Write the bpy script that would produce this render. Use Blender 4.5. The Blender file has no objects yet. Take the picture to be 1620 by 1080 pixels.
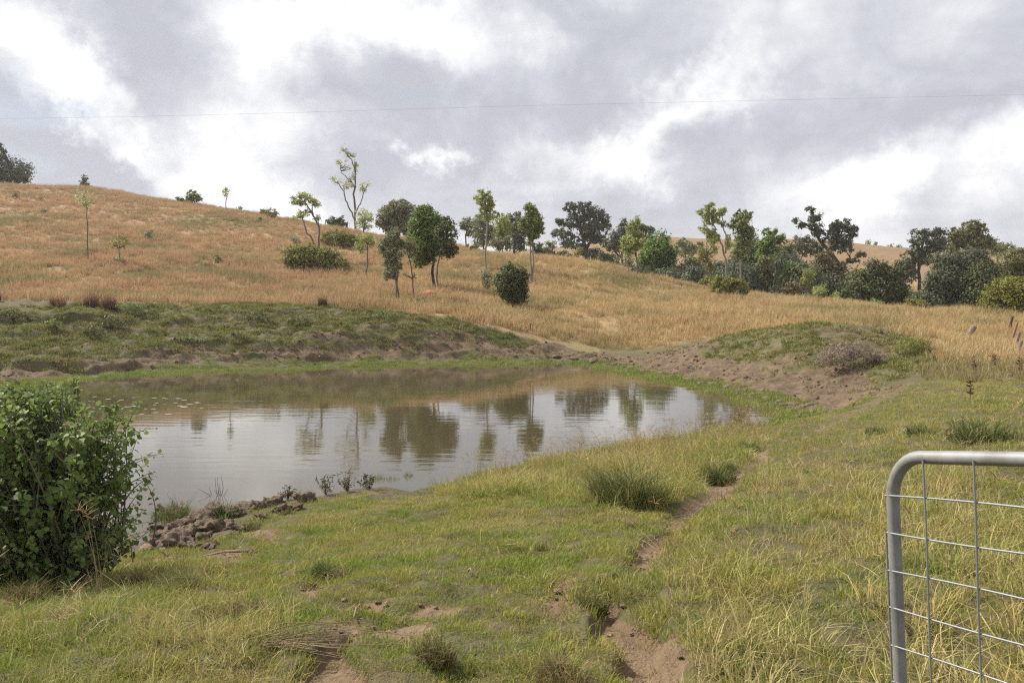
import bpy, bmesh, math, random
import numpy as np
from mathutils import Vector

# ------------------------------------------------------------------ camera, sky, sun, exposure
C = bpy.context.scene.collection
SC = bpy.context.scene
F = 1350.0                      # focal length in pixels of the 1620 px wide photograph
TH = math.atan(80 / F)          # the camera looks slightly down
CAM = np.array([0.0, 0.0, 3.5])  # water level is z = 0
cd = bpy.data.cameras.new('camera'); cam = bpy.data.objects.new('camera', cd); C.objects.link(cam)
cam.location = CAM; cam.rotation_euler = (math.pi / 2 - TH, 0, 0)
cd.sensor_width = 36; cd.lens = 36 * F / 1620; cd.clip_start = 0.05; cd.clip_end = 5000
SC.camera = cam
SUN_EL, SUN_AZ = math.radians(42), math.radians(-62)     # azimuth from +Y, negative to the left
sd = np.array([math.sin(SUN_AZ) * math.cos(SUN_EL), math.cos(SUN_AZ) * math.cos(SUN_EL), math.sin(SUN_EL)])
sl = bpy.data.lights.new('sun', 'SUN'); sun = bpy.data.objects.new('sun', sl); C.objects.link(sun)
sl.energy = 5.0; sl.angle = math.radians(0.6); sl.color = (1.0, 0.95, 0.87)
sun.rotation_euler = Vector(sd).to_track_quat('Z', 'Y').to_euler()
sun.location = (-40, 20, 60)
SC.view_settings.view_transform = 'Standard'; SC.view_settings.look = 'None'
SC.view_settings.exposure = 0.58; SC.view_settings.gamma = 1.0; SC.view_settings.use_curve_mapping = False
SC.render.engine = 'CYCLES'
SC.cycles.max_bounces = 6; SC.cycles.diffuse_bounces = 3; SC.cycles.glossy_bounces = 3
SC.cycles.transmission_bounces = 4; SC.cycles.transparent_max_bounces = 4; SC.cycles.volume_bounces = 1
SC.cycles.use_denoising = False; SC.cycles.filter_width = 1.25

class NT:
    """small helper to write node trees"""
    def __init__(s, tree): s.t = tree; s.n = tree.nodes; s.l = tree.links
    def new(s, typ, **kw):
        nd = s.n.new(typ)
        for k, v in kw.items(): setattr(nd, k, v)
        return nd
    def put(s, sock, v):
        if isinstance(v, bpy.types.NodeSocket): s.l.new(v, sock)
        elif v is not None: sock.default_value = v
    def math(s, op, a, b=None, c=None, clamp=False):
        nd = s.new('ShaderNodeMath', operation=op, use_clamp=clamp)
        for i, v in enumerate((a, b, c)): s.put(nd.inputs[i], v)
        return nd.outputs[0]
    def vmath(s, op, a, b=None):
        nd = s.new('ShaderNodeVectorMath', operation=op)
        s.put(nd.inputs[0], a); s.put(nd.inputs[1], b)
        return nd.outputs['Value' if op in ('LENGTH', 'DOT_PRODUCT', 'DISTANCE') else 'Vector']
    def mix(s, f, a, b):
        nd = s.new('ShaderNodeMix', data_type='RGBA')
        s.put(nd.inputs[0], f)
        for i, v in ((6, a), (7, b)):
            if not isinstance(v, bpy.types.NodeSocket) and len(v) == 3: v = (*v, 1)
            s.put(nd.inputs[i], v)
        return nd.outputs[2]
    def noise(s, vec, scale, detail=4, rough=.55, dist=0.0):
        nd = s.new('ShaderNodeTexNoise')
        s.put(nd.inputs['Vector'], vec); nd.inputs['Scale'].default_value = scale
        nd.inputs['Detail'].default_value = detail; nd.inputs['Roughness'].default_value = rough
        nd.inputs['Distortion'].default_value = dist
        return nd.outputs['Fac'] if 'Fac' in nd.outputs else nd.outputs[0]
    def rng(s, v, a, b, c=0.0, d=1.0, smooth=False):
        nd = s.new('ShaderNodeMapRange', interpolation_type='SMOOTHSTEP' if smooth else 'LINEAR')
        s.put(nd.inputs['Value'], v)
        for k, x in zip(('From Min', 'From Max', 'To Min', 'To Max'), (a, b, c, d)): nd.inputs[k].default_value = x
        return nd.outputs['Result']
    def ramp(s, v, stops):
        nd = s.new('ShaderNodeValToRGB'); s.put(nd.inputs[0], v); e = nd.color_ramp.elements
        while len(e) < len(stops): e.new(0.5)
        for el, (p, c) in zip(e, stops): el.position = p; el.color = (*c, 1)
        return nd.outputs[0]

# --- world: Nishita sky behind a layer of procedural cloud
W = bpy.data.worlds.new('World'); SC.world = W; W.use_nodes = True
t = NT(W.node_tree); t.n.clear()
out = t.new('ShaderNodeOutputWorld')
sky = t.new('ShaderNodeTexSky', sky_type='NISHITA', sun_disc=False)
sky.sun_elevation = SUN_EL; sky.sun_rotation = SUN_AZ
D = t.new('ShaderNodeTexCoord').outputs['Generated']
sep = t.new('ShaderNodeSeparateXYZ'); t.l.new(D, sep.inputs[0])
dx, dy, dz = sep.outputs
# cloud-sheet coordinates: direction stretched so that banks lie flat towards the horizon
comb = t.new('ShaderNodeCombineXYZ')
den = t.math('ADD', t.math('ABSOLUTE', dz), 0.22)
t.put(comb.inputs[0], t.math('DIVIDE', dx, den)); t.put(comb.inputs[1], t.math('DIVIDE', dy, den)); t.put(comb.inputs[2], t.math('MULTIPLY', dz, 5.0))
sheet = comb.outputs[0]
nbig = t.noise(sheet, 1.1, 7, .58, .3)
nfin = t.noise(D, 6.5, 9, .62, .5)
# local picture-plane coordinates of the sky ahead, warped, for the banks seen in the photograph
ysafe = t.math('MAXIMUM', dy, 0.2)
u = t.math('DIVIDE', dx, ysafe); v = t.math('DIVIDE', dz, ysafe)
wn = t.new('ShaderNodeTexNoise'); t.l.new(D, wn.inputs['Vector']); wn.inputs['Scale'].default_value = 8; wn.inputs['Detail'].default_value = 7; wn.inputs['Roughness'].default_value = .62
wsep = t.new('ShaderNodeSeparateXYZ'); t.l.new(wn.outputs['Color'], wsep.inputs[0])
uw = t.math('ADD', u, t.math('MULTIPLY', t.math('SUBTRACT', wsep.outputs[0], .5), .30))
vw = t.math('ADD', v, t.math('MULTIPLY', t.math('SUBTRACT', wsep.outputs[1], .5), .22))
uv = t.new('ShaderNodeCombineXYZ'); t.l.new(uw, uv.inputs[0]); t.l.new(vw, uv.inputs[1])
BANKS = [  # px, py, rx, ry, rotation, amount : bright and dull banks of cloud
    (40, 50, 130, 90, 20, .45), (130, 140, 140, 42, -38, .60), (330, 262, 120, 38, -20, .38), (230, 235, 40, 25, 0, .35), (480, 90, 130, 100, 0, .22),
    (560, 25, 140, 50, 0, .45), (740, 60, 130, 70, -30, .45), (440, 205, 110, 60, 0, .08), (696, 242, 34, 26, 0, .75),
    (990, 262, 100, 55, 20, .5), (1110, 165, 90, 45, 25, .5), (1390, 305, 110, 45, 22, .5), (1570, 230, 110, 60, 35, .5),
    (860, 265, 90, 35, 0, .2), (1240, 330, 120, 30, 0, .15), (380, 310, 140, 30, -10, .25), (500, 355, 150, 30, 0, .18), (760, 375, 160, 25, 0, .25),
    (260, 75, 130, 90, -20, -.42), (90, 228, 170, 55, -12, -.85), (230, 300, 130, 28, -12, -.30), (600, 130, 90, 90, -40, -.40), (620, 265, 170, 60, 0, -.38),
    (760, 190, 150, 60, 0, -.22), (940, 110, 170, 85, 10, -.42), (930, 190, 90, 40, 0, -.22), (1230, 225, 150, 75, 25, -.42), (1060, 330, 200, 40, 0, -.25),
    (1440, 190, 120, 55, 10, -.35), (1320, 50, 250, 60, 0, -.12), (1500, 280, 70, 40, 20, -.25), (1540, 350, 150, 30, 0, -.15), (300, 345, 200, 30, -8, -.22), (700, 350, 200, 40, 0, -.2), (960, 370, 200, 30, 0, -.2)]
front = t.rng(dy, .25, .6, 0, 1, True)
acc = None
for px, py, rx, ry, rot, amp in BANKS:
    mp = t.new('ShaderNodeMapping', vector_type='TEXTURE')
    t.l.new(uv.outputs[0], mp.inputs[0])
    mp.inputs['Location'].default_value = ((px - 810) / F, (460 - py) / F, 0)
    mp.inputs['Rotation'].default_value = (0, 0, math.radians(rot))
    mp.inputs['Scale'].default_value = (rx / F * 1.35, ry / F * 1.35, 1)
    r = t.vmath('LENGTH', mp.outputs[0])
    a = t.rng(r, 1.25, 0.0, 0.0, amp, True)
    acc = a if acc is None else t.math('ADD', acc, a)
acc = t.math('MULTIPLY', acc, front)
bright = t.math('ADD', t.math('ADD', t.math('MULTIPLY', t.math('SUBTRACT', nbig, .5), 1.15), .45), t.math('MULTIPLY', acc, 1.0))
bright = t.math('ADD', bright, t.math('MULTIPLY', t.math('SUBTRACT', nfin, .5), .85))
nb = t.noise(D, 6.0, 9, .55, .25)
bright = t.math('ADD', bright, t.math('MULTIPLY', t.math('SUBTRACT', t.math('ABSOLUTE', t.math('SUBTRACT', nb, .5)), .075), 1.7))
cloud = t.ramp(t.math('MULTIPLY', bright, .7, clamp=True), [(0.0, (.365, .376, .42)), (.18, (.43, .442, .485)), (.34, (.53, .54, .57)), (.50, (.64, .645, .66)), (.70, (.84, .84, .83)), (1.0, (1.2, 1.18, 1.12))])
cover = t.rng(t.noise(sheet, 1.7, 6, .55), .26, .40, .72, 1.0, True)
bg1 = t.new('ShaderNodeBackground'); t.l.new(sky.outputs[0], bg1.inputs[0]); bg1.inputs[1].default_value = .08
bg2 = t.new('ShaderNodeBackground'); t.l.new(cloud, bg2.inputs[0]); bg2.inputs[1].default_value = 1.0
mx = t.new('ShaderNodeMixShader'); t.l.new(cover, mx.inputs[0]); t.l.new(bg1.outputs[0], mx.inputs[1]); t.l.new(bg2.outputs[0], mx.inputs[2])
t.l.new(mx.outputs[0], out.inputs[0])

# ------------------------------------------------------------------ geometry helpers
R = np.random.default_rng(7)
UPV = np.array([0, math.sin(TH), math.cos(TH)]); FWD = np.array([0, math.cos(TH), -math.sin(TH)])
def ray(px, py):
    return np.array([px - 810.0, 0, 0]) + (540.0 - py) * UPV + F * FWD
def U(px, py, d):                       # the point at forward distance d (metres) behind a picture position
    r = ray(px, py); return CAM + r * (d / r[1])
def proj(x, y, z):
    z = z - CAM[2]
    f = np.maximum(y * math.cos(TH) - z * math.sin(TH), .05)
    return 810 + F * x / f, 540 - F * (y * math.sin(TH) + z * math.cos(TH)) / f
def sstep(a, b, x):
    q = np.clip((x - a) / (b - a), 0, 1); return q * q * (3 - 2 * q)
def vnoise(x, y, seed=0):
    xi = np.floor(x).astype(np.int64); yi = np.floor(y).astype(np.int64)
    fx = x - xi; fy = y - yi; fx = fx * fx * (3 - 2 * fx); fy = fy * fy * (3 - 2 * fy)
    def h(a, b):
        n = (a * 374761393 + b * 668265263 + seed * 1442695041) & 0xFFFFFFFF
        n = ((n ^ (n >> 13)) * 1274126177) & 0xFFFFFFFF
        return ((n ^ (n >> 16)) & 0xFFFF) / 65535.0
    return (h(xi, yi) * (1 - fx) + h(xi + 1, yi) * fx) * (1 - fy) + (h(xi, yi + 1) * (1 - fx) + h(xi + 1, yi + 1) * fx) * fy
def fbm(x, y, seed=0, o=4, g=.5):
    a, s, tot = 1.0, 0.0, 0.0
    for k in range(o):
        s = s + a * (vnoise(x, y, seed + k * 17) - .5); tot += a; a *= g; x = x * 2.03 + 5.1; y = y * 2.03 + 3.7
    return s / tot * 2
def poly_sd(x, y, P):                   # signed distance to a polygon, positive inside
    P = np.asarray(P, float); n = len(P)
    best = np.full(x.shape, 1e18); inside = np.zeros(x.shape, bool)
    for i in range(n):
        a, b = P[i], P[(i + 1) % n]; e = b - a; wx, wy = x - a[0], y - a[1]
        q = np.clip((wx * e[0] + wy * e[1]) / (e @ e + 1e-12), 0, 1)
        best = np.minimum(best, (wx - e[0] * q) ** 2 + (wy - e[1] * q) ** 2)
        if a[1] != b[1]:
            c = (a[1] > y) != (b[1] > y)
            inside ^= c & (x < (b[0] - a[0]) * (y - a[1]) / (b[1] - a[1]) + a[0])
    return np.where(inside, 1, -1) * np.sqrt(best)
def line_sd(x, y, L, ky=1.4):           # distance to a polyline with widths, positive inside
    best = np.full(x.shape, -1e9)
    for (ax, ay, aw), (bx, by, bw) in zip(L[:-1], L[1:]):
        ex, ey = bx - ax, (by - ay) * ky; wx, wy = x - ax, (y - ay) * ky
        q = np.clip((wx * ex + wy * ey) / (ex * ex + ey * ey + 1e-9), 0, 1)
        dd = np.hypot(wx - ex * q, wy - ey * q)
        best = np.maximum(best, (aw + (bw - aw) * q) / 2 - dd)
    return best

# ------------------------------------------------------------------ terrain
CP = []                                  # control points of the land
def cp(*L):
    for px, py, d in L: CP.append(U(px, py, d))
def cw(*L):
    for p in L: CP.append(np.array(p, float))
cw((0, 0, 1.9), (-4, 0, 1.75), (4, 0, 1.98), (0, -12, 2.2), (-20, -12, 1.8), (20, -12, 2.4), (-60, -60, 2), (60, -60, 3), (-9, 3, 1.5), (9, 3, 2.0),
   (0, 3.5, 1.88), (-2.2, 3.5, 1.84), (2.2, 3.5, 1.9), (0, 5, 1.72), (-3, 5, 1.55), (3, 5, 1.8), (0, 7, 1.4), (-3.5, 7, 1.1), (3.5, 7, 1.62),
   (-.7, 9, 1.0), (-3.5, 9, .62), (2, 9, 1.2), (5, 9, 1.6), (-1, 12, .5), (1.5, 13, .7), (-4, 10.5, .4), (-9, 8, .9), (-14, 7, .8), (-20, 6, .9), (20, 9, 2.0))
cp((1300, 650, 22), (1200, 720, 13), (1400, 620, 22), (1500, 600, 23), (1600, 640, 15.8), (1560, 700, 11), (980, 760, 12.5), (1100, 720, 15.5), (1180, 690, 18), (1750, 620, 19), (1480, 560, 29), (1560, 560, 29))
cp((-300, 478, 42), (-150, 477, 43), (0, 478, 44), (150, 481, 45), (300, 483, 46), (420, 484, 47), (520, 486, 47), (620, 492, 46), (700, 502, 45), (780, 522, 44), (840, 540, 43), (885, 556, 43),
   (-100, 550, 37), (0, 545, 37.5), (150, 540, 39), (300, 537, 40), (450, 535, 41), (600, 538, 41), (700, 545, 41.5), (790, 555, 41.5))
cp((0, 474, 52), (300, 476, 53), (520, 478, 54), (-300, 474, 51), (620, 484, 53))
cp((-300, 440, 62), (-300, 270, 150), (0, 440, 64), (0, 380, 87), (0, 330, 117), (0, 291, 150), (150, 300, 150), (300, 455, 64), (300, 400, 87), (300, 350, 117), (300, 322, 145),
   (500, 460, 62), (500, 420, 82), (500, 385, 107), (500, 356, 130), (400, 338, 138), (690, 470, 60), (690, 435, 78), (690, 408, 98), (690, 388, 118),
   (760, 492, 53), (760, 440, 76), (760, 396, 108), (860, 520, 48), (860, 482, 58), (860, 442, 78), (860, 412, 100), (1000, 548, 45), (1000, 502, 55), (1000, 462, 75), (1000, 434, 94),
   (1120, 530, 46), (1120, 494, 58), (1120, 470, 75), (1120, 457, 86), (1250, 502, 52), (1250, 481, 70), (1250, 476, 80), (1400, 515, 46), (1400, 497, 62), (1400, 492, 73),
   (1540, 532, 39), (1540, 511, 56), (1540, 508, 64), (1640, 552, 33), (1640, 518, 54), (1850, 550, 35), (1850, 520, 55))
cp((1050, 562, 40), (1120, 543, 38), (1200, 527, 36), (1290, 517, 34), (1350, 521, 33), (1410, 533, 32), (1450, 548, 31), (1100, 592, 34), (1000, 578, 39), (1200, 612, 29.5), (1300, 628, 26.5), (1390, 600, 27.5),
   (1430, 576, 28.5), (1250, 570, 31), (1330, 570, 30.2), (1160, 572, 34))
cw((13, 42, 1.1), (17, 41, 1.2), (20, 38, 1.3))
cw((10, 112, -1), (30, 108, -1.5), (50, 104, -2), (75, 100, -2), (-6, 140, 4.5), (5, 150, 1), (25, 150, 0), (60, 150, 0), (100, 140, 0), (130, 90, 1), (130, 40, 2),
   (-110, 240, 12), (-60, 230, 10), (-20, 220, 6), (20, 220, 4), (70, 210, 5), (120, 210, 6), (-200, 150, 30), (-160, 60, 6), (-130, 20, 2), (-200, 300, 16), (-250, 0, 2))
cp((850, 400, 330), (940, 390, 330), (1000, 378, 335), (1060, 376, 340), (1200, 381, 340), (1270, 378, 340), (1340, 383, 340), (1440, 393, 335), (1620, 398, 330), (1900, 395, 330), (700, 402, 340), (1100, 430, 250), (1300, 430, 250))
cw((-300, 450, 18), (0, 480, 14), (150, 480, 20), (400, 450, 20), (350, 200, 14), (-500, 700, 15), (0, 900, 12), (500, 700, 18), (700, 200, 12), (-700, 200, 20), (-600, -500, 5), (600, -500, 5), (0, -700, 4), (300, 30, 4))
CP = np.array(CP)
SCL = 30.0
def _k(r2): return np.where(r2 > 1e-12, .5 * r2 * np.log(r2 + 1e-12), 0)
_q = CP[:, :2] / SCL; n_ = len(_q)
_A = np.zeros((n_ + 3, n_ + 3))
_A[:n_, :n_] = _k(((_q[:, None] - _q[None]) ** 2).sum(-1)) + np.eye(n_) * 4e-4
_A[:n_, n_] = 1; _A[:n_, n_ + 1:] = _q; _A[n_:, :n_] = _A[:n_, n_:].T
_c = np.linalg.solve(_A, np.concatenate([CP[:, 2], np.zeros(3)]))
def land(x, y):
    o = np.empty(x.shape); xs, ys = x.ravel() / SCL, y.ravel() / SCL; of = o.reshape(-1)
    for i in range(0, len(xs), 20000):
        a, b = xs[i:i + 20000], ys[i:i + 20000]
        of[i:i + 20000] = _k((a[:, None] - _q[:, 0]) ** 2 + (b[:, None] - _q[:, 1]) ** 2) @ _c[:n_] + _c[n_] + a * _c[n_ + 1] + b * _c[n_ + 2]
    return o
def W0(px, py):                          # point on the water level
    r = ray(px, py); q = -CAM[2] / r[2]; return (CAM + r * q)[:2]
POND_PX = [(-420, 640), (-150, 622), (0, 612), (60, 606), (150, 598), (300, 588), (450, 583), (600, 579), (750, 576), (900, 575), (960, 581), (1000, 590), (1050, 599), (1100, 609), (1150, 622), (1200, 635), (1240, 650),
           (1258, 659), (1235, 669), (1180, 674), (1120, 684), (1050, 694), (980, 704), (900, 717), (820, 734), (740, 753), (690, 768), (650, 777), (610, 769), (560, 773), (500, 785), (440, 791), (390, 800), (340, 813),
           (290, 826), (250, 846), (250, 868), (228, 872), (205, 850), (120, 850), (0, 850), (-150, 830), (-420, 800)]
POND = np.array([W0(*p) for p in POND_PX])

PATHS = [[(1030, 1100, 90), (1005, 1050, 70), (980, 1005, 34), (975, 960, 24), (1000, 915, 20), (1025, 880, 20), (1055, 845, 24), (1090, 808, 30), (1128, 775, 28), (1165, 750, 16), (1200, 722, 8)],
         [(1225, 708, 2), (1290, 680, 4), (1360, 648, 5), (1425, 615, 8), (1445, 606, 2)],
         [(520, 1110, 120), (530, 1060, 90), (530, 1025, 60), (560, 1000, 20)]]
PATCHES = [(412, 850, 40, 13), (490, 932, 48, 14), (470, 905, 25, 8), (590, 958, 46, 11), (890, 940, 20, 26), (690, 960, 40, 10), (250, 888, 46, 9), (350, 880, 56, 9), (880, 855, 60, 7), (960, 960, 30, 20), (790, 880, 40, 6), (1130, 985, 30, 8), (1010, 1030, 60, 22),
           (640, 985, 60, 10), (1180, 860, 22, 8), (1060, 1045, 40, 14), (560, 990, 60, 16)]
EMB = [(-500, 470), (0, 474), (300, 480), (520, 483), (620, 490), (700, 500), (780, 520), (840, 538), (890, 555), (965, 571), (990, 590), (600, 590), (0, 630), (-500, 660)]
MND = [(965, 582), (1050, 558), (1120, 539), (1200, 523), (1290, 512), (1350, 515), (1410, 527), (1462, 546), (1480, 575), (1420, 602), (1345, 628), (1300, 655), (1200, 640), (1100, 612)]
MDIRT = [(940, 576), (1050, 558), (1115, 541), (1160, 540), (1100, 560), (1170, 575), (1230, 590), (1275, 585), (1330, 575), (1370, 590), (1385, 612), (1330, 636), (1295, 662), (1200, 640), (1100, 612), (1000, 594)]
MDIRT2 = [(1270, 520), (1300, 512), (1360, 516), (1410, 530), (1430, 560), (1395, 580), (1330, 560), (1300, 540)]
LEFTF = [(-400, 860), (0, 880), (120, 940), (215, 905), (260, 885), (345, 895), (420, 950), (470, 1010), (480, 1200), (-400, 1200)]
RIGHT = [(1060, 1200), (1050, 1000), (1060, 930), (1085, 880), (1130, 820), (1180, 770), (1230, 740), (1330, 700), (1400, 660), (1450, 625), (1500, 590), (1560, 560), (1700, 555), (2200, 560), (2200, 1200)]
BANK = [(670, 775), (740, 745), (820, 728), (900, 712), (1000, 698), (1100, 688), (1175, 676), (1240, 690), (1190, 720), (1150, 755), (1080, 785), (1040, 800), (960, 815), (860, 790), (740, 800)]

def base_height(x, y):
    s = -poly_sd(x, y, POND)             # positive outside the pond
    L = land(x, y)
    wz = np.clip((y - 20) / 12, 0, 1) * 1.5 + 2.2
    out_z = .07 * s + (np.maximum(L, .1 + .03 * s) - .07 * s) * sstep(0, 1, s / wz)
    return np.where(s > 0, out_z, np.maximum(-.7, .13 * s)), s
def zones(x, y, z, s):
    px, py = proj(x, y, z); d = np.maximum(y, .3)
    w = np.clip(60 / d, 1.5, 12)
    jx = fbm(x / (.25 + d * .02), y / (.25 + d * .03), 3, 3) * w * 2.2; jy = fbm(x / (.25 + d * .02), y / (.25 + d * .03), 9, 3) * w
    ax, ay = px + jx, py + jy
    fr = y > 1.5
    pm = lambda P, e: sstep(-e, e, poly_sd(ax, ay, P)) * fr
    M = {}
    M['path'] = np.maximum.reduce([q_ * sstep(-12, 12, line_sd(ax + 1.5 * jx, ay, L) + 8 + 8 * fbm(x / .35, y / .5, 63, 4)) for q_, L in zip((1, .5, 1), PATHS)]) * fr * (d < 28)
    pa = np.zeros(x.shape)
    for cx, cy, rx, ry in PATCHES:
        pa = np.maximum(pa, sstep(1.3, .55, np.hypot((ax + jx - cx) / rx, (ay + jy - cy) / ry) + .55 * fbm(x / .16, y / .16, 61, 3)))
    M['patch'] = pa * fr * (d < 16)
    M['emb'] = pm(EMB, 3) * (d > 30) * (d < 50) * (s > 0)
    M['mnd'] = pm(MND, 3) * (d > 23) * (d < 41.5) * (s > 0)
    M['mdirt'] = np.maximum(pm(MDIRT, 5), .5 * pm(MDIRT2, 6)) * (d > 22) * (d < 43)
    M['left'] = pm(LEFTF, 12) * (d < 9)
    M['right'] = pm(RIGHT, 10) * (d < 34)
    M['bank'] = pm(BANK, 5) * (d < 22) * (d > 8)
    far = (y > 26) | (px > 960) & (y > 21.5)
    M['far'] = far.astype(float)
    ringw = np.where(px > 1000, 2.0, 2.6)
    M['mudbank'] = sstep(.7, 1.3, s) * sstep(3.3, 1.9, s + fbm(x / 2.6, y / 1.0, 21, 4) * 2.6) * far * (y < 45)
    M['fringe'] = sstep(-.9, -.5, s + fbm(x / 1.0, y / 1.0, 5, 3) * .7) * sstep(1.7, 1.0, s * np.where(px > 1000, 1.45, 1) + fbm(x / .8, y / .8, 6, 3) * .9) * far
    M['hill'] = np.clip(sstep(40, 46, y + (px > 950) * -2 ) * (1 - M['emb']) * (1 - M['mnd']) + sstep(27, 34, y) * (px > 1440) * (1 - M['mnd']), 0, 1) * (s > 2)
    M['px'] = px; M['py'] = py
    return M
def height(x, y):
    x = np.asarray(x, float); y = np.asarray(y, float)
    z, s = base_height(x, y)
    M = zones(x, y, z, s)
    d = np.hypot(x, y)
    near = sstep(26, 18, d)
    amp = np.clip(s / 1.5, 0, 1)
    dirt = np.maximum(M['path'], M['patch'])
    z = z + amp * near * ((.10 * fbm(x / 1.1, y / 1.1, 31, 4) + .05 * fbm(x / .22, y / .22, 33, 3)) * (1 - .5 * M['path']) - .085 * M['path'] - .02 * M['patch'])
    z = z + amp * near * M['right'] * .05
    rg = 1 - np.abs(fbm(x / 4.5, y / 1.3, 47, 4)) * 2.2
    z = z + amp * M['emb'] * (.20 * fbm(x / 2.2, y / 1.1, 41, 5) + .22 * fbm(x / .6, y / .5, 43, 5, .6) + 17e-2 * np.clip(rg, 0, 1) ** 2 - .1)
    for x0, x1, y0, A_ in ((-200, 235, 505, .6), (-200, 265, 578, .5), (330, 560, 566, .22), (560, 800, 562, .15), (420, 700, 520, .12), (240, 420, 508, .2)):   # eroded ledges
        u_ = y0 + 9 * fbm(x / 2.5, y / 2.5, 57, 3) - M['py']
        z = z + amp * M['emb'] * A_ * (sstep(-2.5, 2.5, u_) - .5 - u_ / 26) * (np.abs(u_) < 13) * sstep(0, 50, M['px'] - x0) * sstep(0, 50, x1 - M['px'])
    z = z + amp * M['mnd'] * (.12 * fbm(x / 1.2, y / 1.2, 45, 4) + .17 * fbm(x / .5, y / .5, 46, 5, .6))
    z = z + np.clip(M['mudbank'] * 1.0, 0, 1) * .10 * np.clip(fbm(x / .5, y / .35, 48, 3), -.2, 1)
    z = z + M['hill'] * (.45 * fbm(x / 9, y / 9, 51, 4) + .12 * fbm(x / 1.6, y / 1.6, 53, 3)) * sstep(44, 52, y)
    return z
def P(px, py, dmin=2.0, dmax=400.0):      # where the line of sight through a picture position meets the ground
    r = ray(px, py); q = np.geomspace(dmin, dmax, 900) / r[1]
    pts = CAM + r * q[:, None]
    g = height(pts[:, 0], pts[:, 1]) - pts[:, 2]
    i = np.argmax(g > 0)
    if g[i] <= 0: return pts[-1]
    if i == 0: return pts[0]
    f = -g[i - 1] / (g[i] - g[i - 1])
    return pts[i - 1] + (pts[i] - pts[i - 1]) * f
def H1(x, y): return float(height(np.array([x]), np.array([y]))[0])

def mesh_np(name, V, faces_list, uv=None):
    """mesh from vertex array and a list of (n, k) face arrays"""
    me = bpy.data.meshes.new(name)
    V = np.asarray(V, np.float32); me.vertices.add(len(V)); me.vertices.foreach_set('co', V.ravel())
    loops = np.concatenate([f.ravel() for f in faces_list]).astype(np.int32)
    tot = np.concatenate([np.full(len(f), f.shape[1], np.int32) for f in faces_list])
    st = np.concatenate([[0], np.cumsum(tot)[:-1]]).astype(np.int32)
    me.loops.add(len(loops)); me.loops.foreach_set('vertex_index', loops)
    me.polygons.add(len(tot)); me.polygons.foreach_set('loop_start', st); me.polygons.foreach_set('loop_total', tot)
    me.update(calc_edges=True); me.validate()
    return me
def attr(me, name, dom, vals, typ='FLOAT'):
    a = me.attributes.new(name, typ, dom)
    a.data.foreach_set('vector' if typ == 'FLOAT_VECTOR' else 'value', np.asarray(vals, np.int32 if typ == 'INT' else np.float32).ravel())
def smooth(me): me.polygons.foreach_set('use_smooth', np.ones(len(me.polygons), bool))
def tag(o, label=None, cat=None, group=None, kind=None):
    for k, v_ in (('label', label), ('category', cat), ('group', group), ('kind', kind)):
        if v_: o[k] = v_
    return o
def obj(name, me, mat=None, parent=None, loc=None):
    o = bpy.data.objects.new(name, me); C.objects.link(o)
    if mat is not None and not me.materials: me.materials.append(mat)
    if parent is not None: o.parent = parent
    if loc is not None: o.location = loc
    return o
def empty(name, loc, rz=0):
    o = bpy.data.objects.new(name, None); C.objects.link(o); o.location = loc; o.rotation_euler = (0, 0, rz); o.empty_display_size = .3
    return o

# ------------------------------------------------------------------ materials
def newmat(name):
    m = bpy.data.materials.new(name); m.use_nodes = True; n = NT(m.node_tree); n.n.clear()
    return m, n, n.new('ShaderNodeOutputMaterial')
def principled(n, o, col, rough=.8, spec=.25, metal=0.0, normal=None):
    b = n.new('ShaderNodeBsdfPrincipled')
    if not isinstance(col, bpy.types.NodeSocket): col = (*col, 1)
    n.put(b.inputs['Base Color'], col); n.put(b.inputs['Roughness'], rough)
    b.inputs['Specular IOR Level'].default_value = spec; n.put(b.inputs['Metallic'], metal)
    if normal is not None: n.l.new(normal, b.inputs['Normal'])
    if o is not None: n.l.new(b.outputs[0], o.inputs[0])
    return b
def bump(n, h, strength, dist):
    b = n.new('ShaderNodeBump'); n.l.new(h, b.inputs['Height']); b.inputs['Strength'].default_value = strength; b.inputs['Distance'].default_value = dist
    return b.outputs[0]
def at(n, name):
    return n.new('ShaderNodeAttribute', attribute_name=name).outputs['Fac']
def pos(n): return n.new('ShaderNodeNewGeometry').outputs['Position']

def leafy(n, o, col, trans=.3, rough=.55, spec=.2):
    """thin leaf: diffuse and gloss with light coming through"""
    b = principled(n, None, col, rough, spec)
    tr = n.new('ShaderNodeBsdfTranslucent'); n.put(tr.inputs[0], col)
    mxs = n.new('ShaderNodeMixShader'); mxs.inputs[0].default_value = trans
    n.l.new(b.outputs[0], mxs.inputs[1]); n.l.new(tr.outputs[0], mxs.inputs[2]); n.l.new(mxs.outputs[0], o.inputs[0])

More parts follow.
